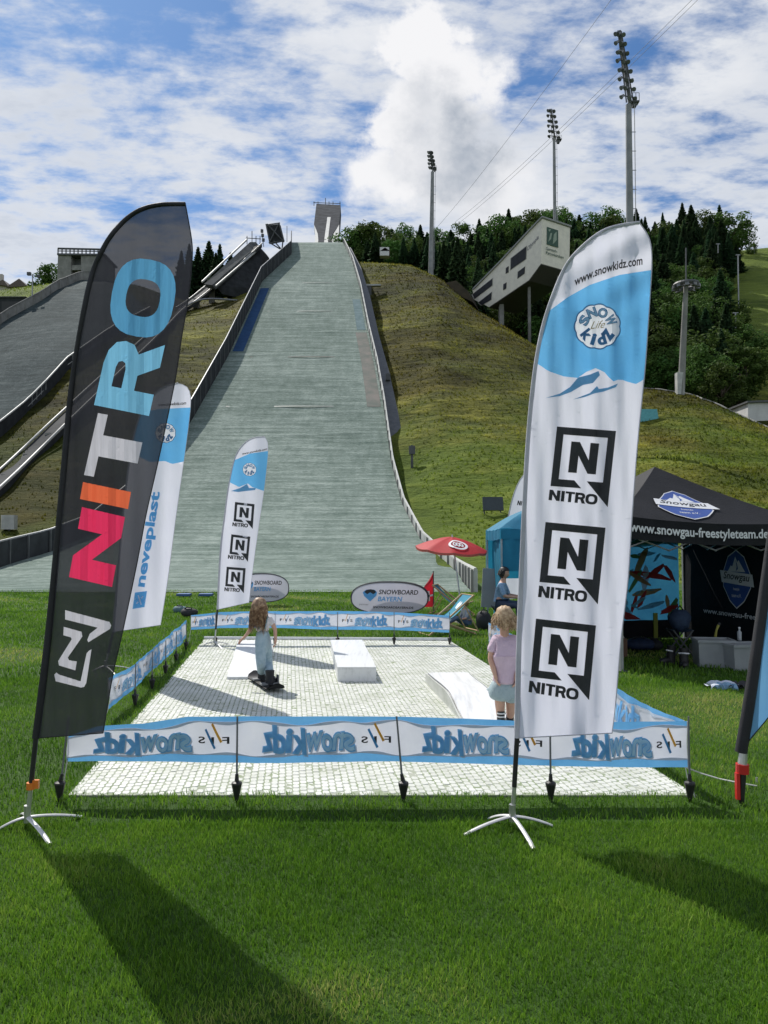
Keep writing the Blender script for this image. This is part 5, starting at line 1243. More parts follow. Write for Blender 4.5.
    cols = [mat('mural red', (.42, .03, .03), transl=.3), mat('mural white', (.45, .55, .62), transl=.3), mat('mural light', (.16, .42, .55), transl=.3), mat('mural ochre', (.38, .22, .10), transl=.3), mat('mural green', (.12, .25, .08), transl=.3)]
    for i in range(64):
        cx, cy = r.uniform(.03, .97), r.uniform(.03, .80); s_ = r.uniform(.02, .055); k = r.choice((0, 0, 1, 1, 2, 2, 3, 4)); an = r.uniform(0, 3.1); L_ = s_*r.uniform(1.0, 3.2)
        pl = []
        for q in range(12):
            th = 2*math.pi*q/12; x, y = L_*math.cos(th)*r.uniform(.7, 1.1), s_*.5*math.sin(th)*r.uniform(.7, 1.1); pl.append((min(.99, max(.01, cx+x*math.cos(an)-y*math.sin(an))), min(.99, max(.01, cy+(x*math.sin(an)+y*math.cos(an))*1.6))))
        decal('mural_shape', tess([pl]), bf, cols[k], bw, off=.002+.0012*i*.1, g=None)
    v, f = text2d('no limits', .01); 
    K0 = pt(.03, W-.02, 0); K1 = pt(W-.12, W-.02, 0); mb = MB(); mb.grid(lambda u, v: K0.lerp(K1, u)+ey*(.01+.008*math.sin(u*22))+Vector((0, 0, .02+v*.34)), 30, 4); obj('added_lower_wall', mb, black_can, t, smooth=True, fix=False)  # dark wall added below the mural to keep the tent interior dark
    S0 = pt(.03, .06, 0); mb = MB(); mb.grid(lambda u, v: S0.lerp(K0, u)+ex*(.008*math.sin(u*26))+Vector((0, 0, .02+v*1.95)), 30, 10); obj('side_wall', mb, black_can, t, smooth=True, fix=False)  # left wall added, mostly unseen, to keep sun out of the tent
    # frame
    for i, (x, y) in enumerate(C):
        mb = MB(); s = .025; x2, y2 = (x+s if x == 0 else x-s), (y+s if y == 0 else y-s)
        mb.box(pt(x2, y2, 1.02), (.045, .045, 2.04), rz=ph); l = obj('leg', mb, mat('grey tent leg', (.42, .43, .44), (.3, .3, .31), 5, .4, metal=.4), t)
        mb = MB(); mb.box(pt(x2, y2, .01), (.12, .12, .02), rz=ph); obj('foot_plate', mb, dsteel, l)
    mb = MB()
    for i in range(4):
        j = (i+1) % 4; n = 4
        for k in range(n):
            a_, b_ = [pt(C[i][0]+(C[j][0]-C[i][0])*q/n, C[i][1]+(C[j][1]-C[i][1])*q/n, 0) for q in (k, k+1)]
            cc = (pt(W/2, W/2, 0)-a_).normalized()*.05
            for z1, z2 in ((1.62, 1.88), (1.88, 1.62)): mb.tube([a_+cc+Vector((0, 0, z1)), b_+cc+Vector((0, 0, z2))], .011, 4)
    obj('scissor_truss', mb, alu, t)
    mb = MB(); mb.tube([pt(W/2, W/2, 2.2), apex-Vector((0, 0, .03))], .02, 6); obj('centre_pole', mb, alu, t)
    return pt
pt = black_tent()
def blue_tent():
    A = Vector(((500-384)/F*15.6, 15.6, 0)); W, Dp = 2.5, 2.2
    t = thing('blue_pop_up_tent', 'turquoise blue tent with rolled side wall, left of the black tent', 'tent', A)
    m = mat('turquoise tent fabric', (.025, .27, .44), (.018, .21, .36), 2, .7, .3, 12, transl=.35); pt2 = lambda a, b, z: A+Vector((a, b, z))
    C = [(0, 0), (W, 0), (W, Dp), (0, Dp)]; ap = pt2(W/2, Dp/2, 2.62)
    for i in range(4):
        j = (i+1) % 4; a, b = pt2(*C[i], 2.05), pt2(*C[j], 2.05)
        mb = MB(); mb.grid(lambda u, v: a.lerp(b, u).lerp(ap, v)+Vector((0, 0, .10*math.sin(math.pi*v)-.03*math.sin(math.pi*u)*(1-v)+.012*math.sin(u*25))), 20, 10); obj('canopy_panel', mb, m, t, smooth=True)
        mb = MB(); mb.grid(lambda u, v: a.lerp(b, u)-Vector((.012*math.sin(u*30), .012*math.cos(u*26), .22*v+.03*math.sin(math.pi*u))), 30, 3); obj('valance', mb, m, t, smooth=True, fix=False)
    mb = MB(); mb.grid(lambda u, v: pt2(.05+.14*u+.02*math.sin(v*6), Dp*u, 1.85*v+.02)+Vector((.02*math.sin(u*24), 0, 0)), 26, 10); obj('side_wall', mb, m, t, smooth=True, fix=False)
    mb = MB(); mb.grid(lambda u, v: pt2(W*u, Dp, .9+.95*v)+Vector((0, .02*math.sin(u*24), 0)), 26, 6); obj('back_wall', mb, m, t, smooth=True, fix=False)
    mb = MB(); mb.grid(lambda u, v: pt2(.55*u, .02, 1.15+.7*v)+Vector((0, .02*math.sin(u*12), -.0)), 10, 6); mb.grid(lambda u, v: pt2(.16*u*(1-.3*v), .0, .05+1.1*v)+Vector((0, .03*math.sin(u*12+v*4), 0)), 6, 10); obj('front_flap', mb, m, t, smooth=True, fix=False)
    for x, y in C:
        mb = MB(); mb.box(pt2(x+(.03 if x == 0 else -.03), y+(.03 if y == 0 else -.03), 1.0), (.04, .04, 2.0)); obj('leg', mb, alu, t)
blue_tent()

# ------------------------------------------------------------------ things round and inside the tents
def grey_bin(c, w, d_, h, rz, label):
    t = thing('grey_storage_box', label, 'box', c); m = mat('grey plastic bin', (.30, .32, .33), (.24, .26, .27), 4, .5); rot = Matrix.Rotation(rz, 3, 'Z')
    mb = MB(); mb.box(Vector(c)+Vector((0, 0, h/2)), (w, d_, h), rz=rz, taper=1.06); obj('body', mb, m, t)
    mb = MB()
    for s in (-1, 1): mb.box(Vector(c)+rot @ Vector((0, s*d_*.53, h)), (w*1.12, .03, .035), rz=rz); mb.box(Vector(c)+rot @ Vector((s*w*.53, 0, h)), (.03, d_*1.1, .035), rz=rz)
    obj('rim', mb, m, t); mb = MB(); mb.box(Vector(c)+Vector((0, 0, h-.02)), (w*.98, d_*.96, .01), rz=rz); obj('dark_inside', mb, cone_m, t)
grey_bin(G(720, 668)+Vector((0, .2, 0)), .46, .34, .36, R(-8), 'grey storage box with open top in the black tent, the left one of two')
grey_bin(G(748, 671)+Vector((.05, .2, 0)), .48, .34, .33, R(6), 'grey storage box in the black tent, the right one of two')
def thing_mb(name, label, cat, base, parts, group=None):
    t = thing(name, label, cat, base, group)
    for nm, mb, m in parts: obj(nm, mb, m, t, smooth=nm in ('body', 'padding', 'bag'))
    return t
q = G(722, 664)+Vector((0, .2, .36)); a = MB(); a.tube([q, q+Vector((.02, 0, .10)), q+Vector((.06, .02, .17))], [.02, .015, .02], 7); b = MB(); b.tube([q+Vector((.06, .02, .17)), q+Vector((.08, .02, .20))], .025, 7)
thing_mb('hand_brush', 'small brush with yellowish handle sticking out of the left grey storage box', 'brush', q, [('handle', a, mat('olive yellow plastic', (.30, .28, .05))), ('head', b, cone_m)])
q = G(744, 666)+Vector((.05, .22, .33)); a = MB(); a.tube([q, q+Vector((0, 0, .12)), q+Vector((0, 0, .14)), q+Vector((0, 0, .17))], [.03, .03, .014, .014], 10); b = MB(); b.tube([q+Vector((0, 0, .17)), q+Vector((0, 0, .19))], .017, 10)
thing_mb('bottle', 'pale bottle standing in the right grey storage box', 'bottle', q, [('body', a, mat('clear grey plastic', (.35, .38, .40), rough=.2)), ('cap', b, logo_white)])
# rolled mat behind bins
q = G(703, 655)+Vector((0, .15, .08)); a = MB(); a.tube([q+Vector((-.12, 0, 0)), q+Vector((.16, .02, 0))], .08, 14); tag(obj('rolled_mat', a, mat('beige foam', (.45, .40, .34)), base=q), 'short beige roll lying left of the two grey storage boxes', 'roll')
# folding stools with boots and bag
def stool(c, label, topm):
    t = thing('camping_stool', label, 'stool', c); c = Vector(c)
    for s in (-1, 1):
        for e in (-1, 1): mb = MB(); mb.tube([c+Vector((s*.17, e*.14, 0)), c+Vector((-s*.15, e*.14, .42))], .012, 6); obj('leg', mb, dsteel, t)
    mb = MB(); mb.grid(lambda u, v: c+Vector((.34*(u-.5), .30*(v-.5), .42-.03*math.sin(math.pi*u))), 8, 4); obj('seat', mb, topm, t, smooth=True, fix=False)
stool(G(680, 657), 'dark folding stool with a bag on it beneath the black tent', mat('navy canvas', (.02, .03, .06)))
c = G(680, 657)+Vector((0, 0, .40)); a = MB(); a.ell(c+Vector((0, 0, .16)), (.17, .14, .17), fn=lambda q: q*(1+.08*math.sin(q.x*40+q.z*25))); b = MB(); b.tube([c+Vector((-.06, -.02, .30)), c+Vector((0, -.03, .38)), c+Vector((.06, -.02, .30))], .012, 6)
thing_mb('duffel_bag', 'navy blue bag resting on the folding stool under the black tent', 'bag', c, [('bag', a, mat('navy bag fabric', (.025, .05, .10), (.015, .03, .07), 10, .8, .5)), ('strap', b, cone_m)])
c = G(676, 652)+Vector((-.12, .1, .78)); a = MB(); a.ell(c, (.13, .09, .03)); tag(obj('cap', a, logo_white, base=c), 'pale cap lying on top of the navy bag in the black tent', 'cap') if False else None
def boot(c, rz, m, label, s=1.0):
    t = thing('snowboard_boot', label, 'boot', c); rot = Matrix.Rotation(rz, 3, 'Z'); c = Vector(c)
    mb = MB(); prof = [(.0, .0, .065), (.0, .08, .062), (-.005, .17, .058), (-.015, .26, .066)]
    mb.tube([c+rot @ Vector((x, 0, z))*s for x, z, r in prof], [r*s for x, z, r in prof], 12); mb.ell(c+rot @ Vector((.09*s, 0, .045*s)), (.12*s, .055*s, .05*s), rot=rot); obj('shell', mb, m, t, smooth=True)
    mb = MB(); mb.box(c+rot @ Vector((.06*s, 0, .01)), (.29*s, .10*s, .025*s), rz=rz); obj('sole', mb, cone_m, t)
    mb = MB(); mb.tube([c+rot @ Vector((.02, -.068, .19))*s, c+rot @ Vector((.072, 0, .20))*s, c+rot @ Vector((.02, .068, .19))*s], .010*s, 5); obj('strap', mb, logo_white, t)
boot(G(671, 664), R(200), cone_m, 'black snowboard boot standing by the stool, the left one of the pair')
boot(G(684, 667), R(250), cone_m, 'black snowboard boot standing by the stool, the right one of the pair')
q = G(662, 642)+Vector((0, .3, 0)); a = MB(); a.box(q+Vector((0, 0, .24)), (.07, .05, .48)); b = MB(); b.box(q+Vector((0, 0, .02)), (.16, .16, .03))
thing_mb('marker_post', 'short yellow green post standing at the back of the black tent', 'post', q, [('post', a, mat('yellow green paint', (.30, .34, .04))), ('foot', b, cone_m)])
def soft_heap(c, r, m, label, name='bag', cat='bag', seed=1, mb2=None):
    t = thing(name, label, cat, c); rr = random.Random(seed); ph = [rr.uniform(0, 6) for _ in range(6)]
    mb = MB(); mb.ell(Vector(c)+Vector((0, 0, r[2]*.85)), r, 22, 14, fn=lambda q: q*(1+.10*math.sin(q.x*9/r[0]*.3+ph[0])*math.cos(q.z*8+ph[1])+.06*math.sin(q.y*22+ph[2]+q.x*17))); obj('body', mb, m, t, smooth=True)
    mb = MB(); c2 = Vector(c)+Vector((0, -r[1]*.3, r[2]*1.6)); mb.tube([c2+Vector((-r[0]*.5, 0, 0)), c2+Vector((-r[0]*.2, -.02, r[2]*.35)), c2+Vector((r[0]*.3, -.02, r[2]*.3)), c2+Vector((r[0]*.5, 0, -.02))], .012, 6); obj('carry_strap', mb, cone_m, t)
darkfab = mat('dark nylon', (.02, .022, .028), (.012, .013, .016), 9, .7, .4)
soft_heap(G(638, 650), (.24, .2, .11), mat('dark blue nylon', (.02, .04, .10), (.012, .02, .05), 8, .7, .4), 'dark blue bag lying under the mural in the black tent, left of two', seed=2)
soft_heap(G(653, 650), (.15, .15, .10), darkfab, 'small black bag lying under the mural in the black tent, right of two', seed=3)
soft_heap(G(484, 630), (.17, .15, .21), darkfab, 'black backpack on the grass left of the seated adult', 'backpack', 'backpack', seed=4)
soft_heap(G(493, 630), (.12, .12, .12), mat('charcoal nylon', (.05, .05, .055), (.03, .03, .034), 9, .7, .4), 'small charcoal pouch on the grass by the blue tent', 'backpack', 'backpack', seed=5)
soft_heap(G(189, 617), (.20, .16, .12), darkfab, 'black bag on the far grass right of the neveplast flag', seed=6)
soft_heap(G(180, 613), (.18, .14, .10), mat('faded teal nylon', (.10, .18, .20), (.06, .12, .14), 8, .7, .4), 'faded teal bag on the far grass touching the neveplast flag edge', seed=7)
# wooden crate edge by the big flag
q = G(622, 658); a = MB(); a.box(q+Vector((-.05, .1, .15)), (.26, .22, .28)); b = MB(); b.box(q+Vector((-.05, .1, .32)), (.20, .16, .05), taper=.8)
thing_mb('wooden_crate', 'small brown crate on the grass just right of the tall white flag', 'crate', q, [('body', a, mat('brown wood', (.16, .085, .045), (.10, .05, .03), 6, .7, .3)), ('contents', b, mat('cream paper', (.5, .46, .38)))])
# crumpled garment on the grass
def garment():
    c = G(732, 688); t = thing('crumpled_jacket', 'crumpled white and black jacket lying on the grass before the black tent', 'jacket', c)
    for nm, off, sx, sy, m, s in (('light_cloth', (-.10, .02), .40, .26, mat('pale cloth', (.60, .64, .72), (.45, .5, .6), 9, .8), 1.0), ('dark_cloth', (.09, .0), .36, .24, mat('black cloth', (.02, .02, .025)), 2.3), ('blue_cloth', (-.12, -.08), .24, .10, mat('pale blue cloth', (.25, .42, .62)), 3.1)):
        mb = MB(); mb.grid(lambda u, v: c+Vector((off[0]+sx*(u-.5)+.02*math.sin(v*9*s), off[1]+sy*(v-.5)+.02*math.sin(u*11), .045+.030*math.sin(u*9*s+v*5)+.02*math.sin(v*13+u*4)-.05*((u-.5)**2+(v-.5)**2)*2)), 22, 14); obj(nm, mb, m, t, smooth=True, fix=False)
garment()
# grey display board beside the blue tent
q = G(489, 617); t = thing('grey_display_board', 'plain pale grey board standing upright left of the blue tent', 'board', q); d = q.y
mb = MB(); mb.prism([M(481, 607, d), M(498, 608, d), M(498, 569, d), M(483, 568, d)], (0, .03, 0)); obj('panel', mb, mat('pale grey board', (.40, .42, .44), (.34, .36, .38), 2, .5), t)
for x in (484, 496): mb = MB(); mb.tube([G(x, 617), M(x, 606, d)+Vector((0, .03, 0))], .015, 6); obj('leg', mb, dsteel, t)

# ------------------------------------------------------------------ parasol, deck chairs, pop-up banners
def parasol():
    d = 16.5; top = M(452, 537, d); t = thing('red_parasol', 'red round parasol with a white oval emblem behind the deck chairs', 'parasol', Vector((top.x+.15, d, 0)))
    rot = Matrix.Rotation(R(4), 3, 'Y') @ Matrix.Rotation(R(7), 3, 'X'); Rr = 35.0/F*d; n = 8
    def cf(a, k):   # angle, 0..1 radius
        s = math.cos(math.pi/n)/math.cos((a % (2*math.pi/n))-math.pi/n); r = Rr*k*(s*.35+.65)*1.02; z = -.25*(k**1.6)-.03*k*abs(math.sin(a*n/2)); return top+rot @ Vector((r*math.cos(a), r*math.sin(a), z))
    mb = MB(); N = 64; K = 10
    mb.add([cf(2*math.pi*i/N, j/K) for j in range(K+1) for i in range(N)], [(j*N+i, j*N+(i+1) % N, (j+1)*N+(i+1) % N, (j+1)*N+i) for j in range(K) for i in range(N)])
    red = mat('red parasol fabric', (.62, .025, .035), (.54, .02, .03), 3, .65, transl=.35); obj('canopy', mb, red, t, smooth=True)
    mb = MB(); mb.add([cf(2*math.pi*i/N, 1)+Vector((0, 0, dz)) for dz in (0, -.05) for i in range(N)], [(i, (i+1) % N, N+(i+1) % N, N+i) for i in range(N)]); obj('valance', mb, mat('pale red hem', (.62, .16, .13), transl=.35), t)
    for i in range(n): mb = MB(); a = 2*math.pi*i/n; mb.tube([cf(a, k/5)-Vector((0, 0, .02)) for k in range(1, 6)], .008, 5); obj('rib', mb, alu, t)
    mb = MB(); mb.tube([Vector((top.x+.22, d-.15, 0)), top+Vector((0, 0, .05))], .018, 8); obj('pole', mb, alu, t)
    mb = MB(); b = Vector((top.x+.22, d-.15, 0)); mb.tube([b, b+Vector((0, 0, .07))], [.22, .18], 16); obj('base', mb, concrete, t)
    A0 = math.pi*1.5+.22
    ef = lambda x, y, off: cf(A0+x*.62, .60-y*.30)+Vector((0, -off, off*1.5+.012))
    decal('oval_emblem', tess([sup(0, 0, .72, .8, e=2), sup(0, 0, .54, .58, e=2)]), ef, logo_white, t, g=.12)
    for x in (-.26, .0, .26): decal('emblem_stroke', tess([sup(x, 0, .15, .36, e=2, n=20), sup(x, 0, .06, .18, e=2, n=20)]), ef, logo_white, t, g=.12)
parasol()
def oval_banner(label, cx, cy, w, h, d, yaw, back=True, txt=True, bend=.0, front=True):
    t = thing('popup_oval_banner', label, 'banner', Vector(((cx-384)/F*d, d, 0)), 'oval pop up banners')
    c = M(cx, cy, d); ux = Vector((math.cos(yaw), math.sin(yaw), 0)); W, Hh = w/F*d/2, h/F*d/2
    m = mat('white pop up fabric', (.66, .66, .74), (.60, .60, .69), 3, .7, transl=.4); edge = mat('dark binding', (.06, .06, .075))
    nx = Vector((ux.y, -ux.x, 0))
    def pf(s):
        def fn(x, y, off=0):   # -1..1
            lean = .20*(y+1)*Hh; p = c+ux*(x*W)+Vector((0, 0, y*Hh))-nx*(lean+ (0 if s > 0 else 0))
            if s < 0: p = c+ux*(x*W)+Vector((0, 0, y*Hh))-nx*(.9*Hh-lean+.5*Hh)
            p += nx*(bend*x*x)+nx*off; return p
        return fn
    for s, nm in (((1, 'front_panel'), (-1, 'back_panel')) if back else ((1, 'front_panel'),)):
        fn = pf(s); mb = MB(); n = 40; K = 6; O = sup(0, 0, 1, 1, n, 2.5)
        mb.add([fn(x*k/K, y*k/K) for k in range(K+1) for x, y in O], [(k*n+i, k*n+(i+1) % n, (k+1)*n+(i+1) % n, (k+1)*n+i) for k in range(K) for i in range(n)]); p = obj(nm, mb, m, t, smooth=True, fix=False)
        mb = MB(); mb.tube([fn(x, y) for x, y in O]+[fn(*O[0])], .014, 6, cap=False); obj('binding', mb, edge, p)
    fn = pf(1)
    if txt:
        v, f = text2d('SNOWBOARD', .02); decal('banner_lettering', (aff(v, (-.28, .22), (1.02, -.02), (.02, .30)), f), fn, ink, t, off=.006, g=.2)
        v, f = text2d('BAYERN', .02); decal('banner_lettering', (aff(v, (-.30, -.22), (.62, -.01), (.02, .30)), f), fn, flag_blue, t, off=.006, g=.2)
        v, f = text2d('SNOWBOARDBAYERN.DE', .02); decal('web_address', (aff(v, (-.42, -.66), (1.05, -.03), (.0, .14)), f), fn, ink, t, off=.006, g=.2)
        decal('drop_emblem', tess([[(-.70, .34), (-.62, .50), (-.50, .54), (-.38, .50), (-.32, .34), (-.34, .12), (-.50, -.24), (-.66, .10)]]), fn, flag_blue, t, off=.006, g=.2)
        decal('drop_emblem_top', tess([[(-.66, .36), (-.60, .50), (-.50, .54), (-.40, .50), (-.34, .36), (-.42, .22), (-.50, .34), (-.58, .22)]]), fn, ink, t, off=.008, g=.2)
        v, f = text2d('partner', .0); decal('small_lettering', (aff(v, (-.78, -.50), (.24, -.02), (0, .12)), f), fn, mat('grey paint', (.25, .25, .27)), t, off=.006)
oval_banner('white oval pop up banner with SNOWBOARD BAYERN lettering, standing left of the deck chairs', 389, 598, 77, 31, 17.4, R(-6))
oval_banner('white pop up banner with lettering, half hidden by the small white feather flag', 262, 588, 52, 28, 20.5, R(16), bend=.22)
def sail():
    d = 18.3; b = Vector(((433.5-384)/F*d, d, 0)); t = thing('red_sail_flag', 'small red triangular sail flag with a white mark beside the oval banner', 'flag', b)
    mb = MB(); mb.tube([b, M(433.3, 571, d)], .014, 8); obj('pole', mb, dsteel, t)
    L = [(433.3, 607), (433.4, 590), (433.3, 572)]; Rr = [(424, 606), (418, 590), (433, 572.5)]
    ll, rr_ = rs(L, 20), rs([(422, 607), (420.5, 597), (424, 587), (429, 580), (433.2, 572.2)], 20)
    mb = MB(); mb.grid(lambda u, v: (lambda i: M(ll[i][0]+(rr_[i][0]-ll[i][0])*u, ll[i][1]+(rr_[i][1]-ll[i][1])*u, d+.05*math.sin(u*4+v*3)))(round(v*20)), 8, 20); obj('cloth', mb, mat('red flag fabric', (.55, .02, .04), transl=.4), t, smooth=True, fix=False)
    fn = lambda a, b_, off: M(a, b_, d-.06-off); decal('cross_mark', ([(424, 596), (433, 594), (433, 596), (424, 598)], [(0, 1, 2, 3)]), fn, logo_white, t); decal('cross_mark', ([(427.5, 591), (429.5, 591), (430, 601), (428, 601)], [(0, 1, 2, 3)]), fn, logo_white, t, off=.003)
sail()
wood = mat('pale beech wood', (.50, .36, .20), (.40, .27, .14), 5, .5, .2, 30, stretch=(1, 1, .2))
def deck_chair(pos, rz, label, m, s=1.0, markit=False):
    t = thing('deck_chair', label, 'deck chair', pos, 'deck chairs'); rot = Matrix.Rotation(rz, 3, 'Z'); c = Vector(pos)
    P = lambda x, y, z: c+rot @ Vector((x*s, y*s, z*s))
    w = .29
    for e in (-1, 1):
        mb = MB(); mb.tube([P(-.55, e*w, .02), P(.52, e*w, .86)], .018*s, 6, flat=1.3); obj('back_rail', mb, wood, t)
        mb = MB(); mb.tube([P(-.50, e*(w-.04), .40), P(.55, e*(w-.04), .02)], .018*s, 6, flat=1.3); obj('seat_rail', mb, wood, t)
        mb = MB(); mb.tube([P(.28, e*(w+.03), .64), P(.62, e*(w+.03), .06)], .014*s, 6); obj('prop_strut', mb, wood, t)
    for x, z in ((-.55, .02), (.52, .86), (-.50, .40), (.55, .02), (.62, .08)):
        mb = MB(); mb.tube([P(x, -w-.03, z), P(x, w+.03, z)], .015*s, 6); obj('cross_bar', mb, wood, t)
    def cl(u, v, off=0):
        x = -.50+1.02*v; z = .40+.46*v-.30*math.sin(math.pi*min(1, v*1.0))**1.0*(1-.35*v); return P(x, (u-.5)*2*(w-.05), z)+rot @ Vector((-off*.6, 0, off))
    mb = MB(); mb.grid(cl, 8, 24); obj('canvas', mb, m, t, smooth=True, fix=False)
    if markit: decal('canvas_print', tess([[(.3, .80), (.42, .86), (.5, .82), (.6, .87), (.7, .80), (.62, .72), (.4, .70)]]), cl, mat('pale print', (.62, .74, .80)), t, off=.006, g=.1)
turq = mat('turquoise canvas', (.05, .36, .52), (.04, .30, .46), 4, .75, transl=.35)
deck_chair(G(447, 634), R(20), 'turquoise deck chair with wooden frame, the nearer one behind the far banner', turq, .86, True)
deck_chair(G(449, 616)+Vector((.1, 0, 0)), R(162), 'dark turquoise deck chair farther back, behind the nearer deck chair', mat('deep turquoise canvas', (.02, .15, .24), (.015, .12, .2), 4, .75, transl=.3), .86)
# low bench of boards behind the far banner
def board_rack():
    q = G(381, 613); t = thing('snowboard_bench', 'low black bench of stored snowboards on the grass below the oval banner', 'bench', q)
    for k, (dx, w, z, m) in enumerate(((-.05, .95, .17, cone_m), (.45, .55, .20, mat('grey deck', (.18, .18, .19))), (.1, 1.15, .13, darkfab))):
        mb = MB(); mb.prism([q+Vector((dx+w*.5*a, .05*k+b*.13, z)) for a, b in sup(0, 0, 1, 1, 20, 4)], (0, 0, .018)); obj('board', mb, m, t)
    for x in (-.4, .5): mb = MB(); mb.box(q+Vector((x, .05, .06)), (.10, .3, .12)); obj('block', mb, cone_m, t)
    mb = MB(); mb.ell(q+Vector((-.25, 0, .23)), (.14, .09, .05)); obj('binding', mb, cone_m, t); mb = MB(); mb.ell(q+Vector((.5, .02, .25)), (.12, .09, .05)); obj('binding', mb, cone_m, t)
board_rack()
for px, lab in ((184, 'flat blue mat on the far grass, left one near the slope foot'), (206, 'flat blue mat on the far grass, right one near the slope foot')):
    q = G(px, 597); mb = MB(); mb.box(q+Vector((0, 0, .08)), (.42, .5, .07), rz=.1); tag(obj('blue_mat', mb, mat('blue foam', (.03, .10, .28), (.02, .07, .2), 4, .7), base=q), lab, 'mat')

# ================================================================== PEOPLE
def skin_mesh(J, E, root, sub=2, fl=None):
    """continuous limb surface over a joint graph; J name -> (x, y, z, r)"""
    names = list(J); me = bpy.data.meshes.new('s'); me.from_pydata([tuple(J[n][:3]) for n in names], [(names.index(a), names.index(b)) for a, b in E], [])
    o = bpy.data.objects.new('s', me); COL.objects.link(o); m = o.modifiers.new('s', 'SKIN'); m.use_smooth_shade = True
    for i, n in enumerate(names):
        r = J[n][3]; me.skin_vertices[0].data[i].radius = (r, r*(J[n][4] if len(J[n]) > 4 else 1)); me.skin_vertices[0].data[i].use_root = (n == root)
    if sub: s = o.modifiers.new('u', 'SUBSURF'); s.levels = sub; s.render_levels = sub
    dg = bpy.context.evaluated_depsgraph_get(); dg.update(); ev = o.evaluated_get(dg); r_ = bpy.data.meshes.new_from_object(ev); mb = MB()
    mb.add([v.co.copy() for v in r_.vertices], [tuple(p.vertices) for p in r_.polygons]); bpy.data.objects.remove(o); bpy.data.meshes.remove(r_); return mb
skin_m = mat('fair skin', (.56, .34, .25), (.50, .29, .21), 8, .55)
def hand(J, E, wrist, pos, dirv, palm_n, s, tag_):
    """palm and five bent fingers grown from the wrist joint"""
    d = Vector(dirv).normalized(); n = Vector(palm_n).normalized(); sd = d.cross(n).normalized(); p = Vector(pos)
    J[tag_+'palm'] = (*(p+d*.035*s), .018*s, .7); E.append((wrist, tag_+'palm'))
    for i, (o, L) in enumerate(((-.018, .040), (-.006, .048), (.006, .046), (.017, .036))):
        b = p+d*.052*s+sd*o*s; m_ = b+d*L*.55*s+n*.006*s; e = m_+d*L*.35*s+n*.018*s
        for nm, q, r in (('a', b, .0072), ('b', m_, .0062), ('c', e, .005)): J[f'{tag_}{i}{nm}'] = (*q, r*s)
        E += [(tag_+'palm', f'{tag_}{i}a'), (f'{tag_}{i}a', f'{tag_}{i}b'), (f'{tag_}{i}b', f'{tag_}{i}c')]
    b = p+d*.02*s-sd*.020*s; e = b+d*.028*s-sd*.012*s+n*.012*s; J[tag_+'ta'] = (*b, .008*s); J[tag_+'tb'] = (*e, .0058*s); E += [(wrist, tag_+'ta'), (tag_+'ta', tag_+'tb')]
def head_mesh(mb, c, r, fwd, look=0):
    """head with brow, nose, mouth and ears, joined into the body mesh; fwd = facing angle"""
    rot = Matrix.Rotation(fwd-math.pi/2, 3, 'Z') @ Matrix.Rotation(look, 3, 'X')
    def f(q):
        x, y, z = q; k = z/(r*1.18)
        x *= 1-.16*max(0, -k)**1.5; y *= 1-.06*max(0, -k)
        if y > 0: y += .16*r*math.exp(-((x/(.11*r))**2+((z+.12*r)/(.16*r))**2)); y += .05*r*math.exp(-((x/(.3*r))**2+((z+.50*r)/(.08*r))**2)); y -= .07*r*(math.exp(-(((abs(x)-.36*r)/(.16*r))**2+((z-.06*r)/(.12*r))**2)))
        return Vector((x, y, z))
    mb.ell(c, (r*.86, r*.98, r*1.18), 32, 24, rot=rot, fn=f)
    for s in (-1, 1): mb.ell(c+rot @ Vector((s*r*.87, -.05*r, -.05*r)), (.07*r, .16*r, .24*r), 8, 6, rot=rot)
    return rot
def face(t, c, r, rot):
    w = mat('eye white', (.8, .8, .8)); ir = mat('eye iris', (.05, .09, .12), rough=.2)
    for s in (-1, 1):
        mb = MB(); mb.ell(c+rot @ Vector((s*r*.34, r*.84, r*.06)), (r*.12, r*.06, r*.07), 10, 8); e = obj('eye', mb, w, t, smooth=True)
        mb = MB(); mb.ell(c+rot @ Vector((s*r*.34, r*.895, r*.06)), (r*.05, r*.02, r*.055), 8, 6); obj('iris', mb, ir, e, smooth=True)
    mb = MB(); mb.tube([c+rot @ Vector((x*r, r*(.88-.25*x*x), -.52*r)) for x in (-.24, -.1, 0, .1, .24)], r*.035, 6); obj('lips', mb, mat('lips', (.45, .16, .14)), t, smooth=True)
def hair_mesh(c, r, rot, length, back, m, t, seed=0, strands=170, spread=1.0, puff=1.08):
    mb = MB(); mb.ell(c+rot @ Vector((0, -.08*r, .10*r)), (r*.92*puff, r*1.02*puff, r*1.14*puff), 28, 20, rot=rot, fn=lambda q: Vector((q.x, q.y-(.26*r if q.y > .2*r and q.z < .45*r else 0), q.z))*(1+.025*math.sin(q.x*160/ (r*10))+.02*math.sin(q.z*90)))
    r_ = random.Random(seed)
    for i in range(int(strands*2.2)):
        a = r_.uniform(math.pi*.93, math.pi*2.07); st = c+rot @ Vector((math.cos(a)*r*.88, math.sin(a)*r*.95, r*r_.uniform(-.3, 1.0)*.95)) ; st = c+(st-c).normalized()*r*1.06
        L = length*r_.uniform(.7, 1.08); out = rot @ Vector((math.cos(a), math.sin(a), 0)); pts = [st]
        for k in range(1, 5):
            f = k/4; pts.append(st+out*(r*.16*spread*math.sin(f*2.2))+back*L*f*f+Vector((r_.uniform(-.016, .016), r_.uniform(-.016, .016), -L*f)))
        mb.tube(pts, [r*.04, r*.05, r*.045, r*.035, r*.008], 4, flat=.6)
    return obj('hair', mb, m, t, smooth=True)

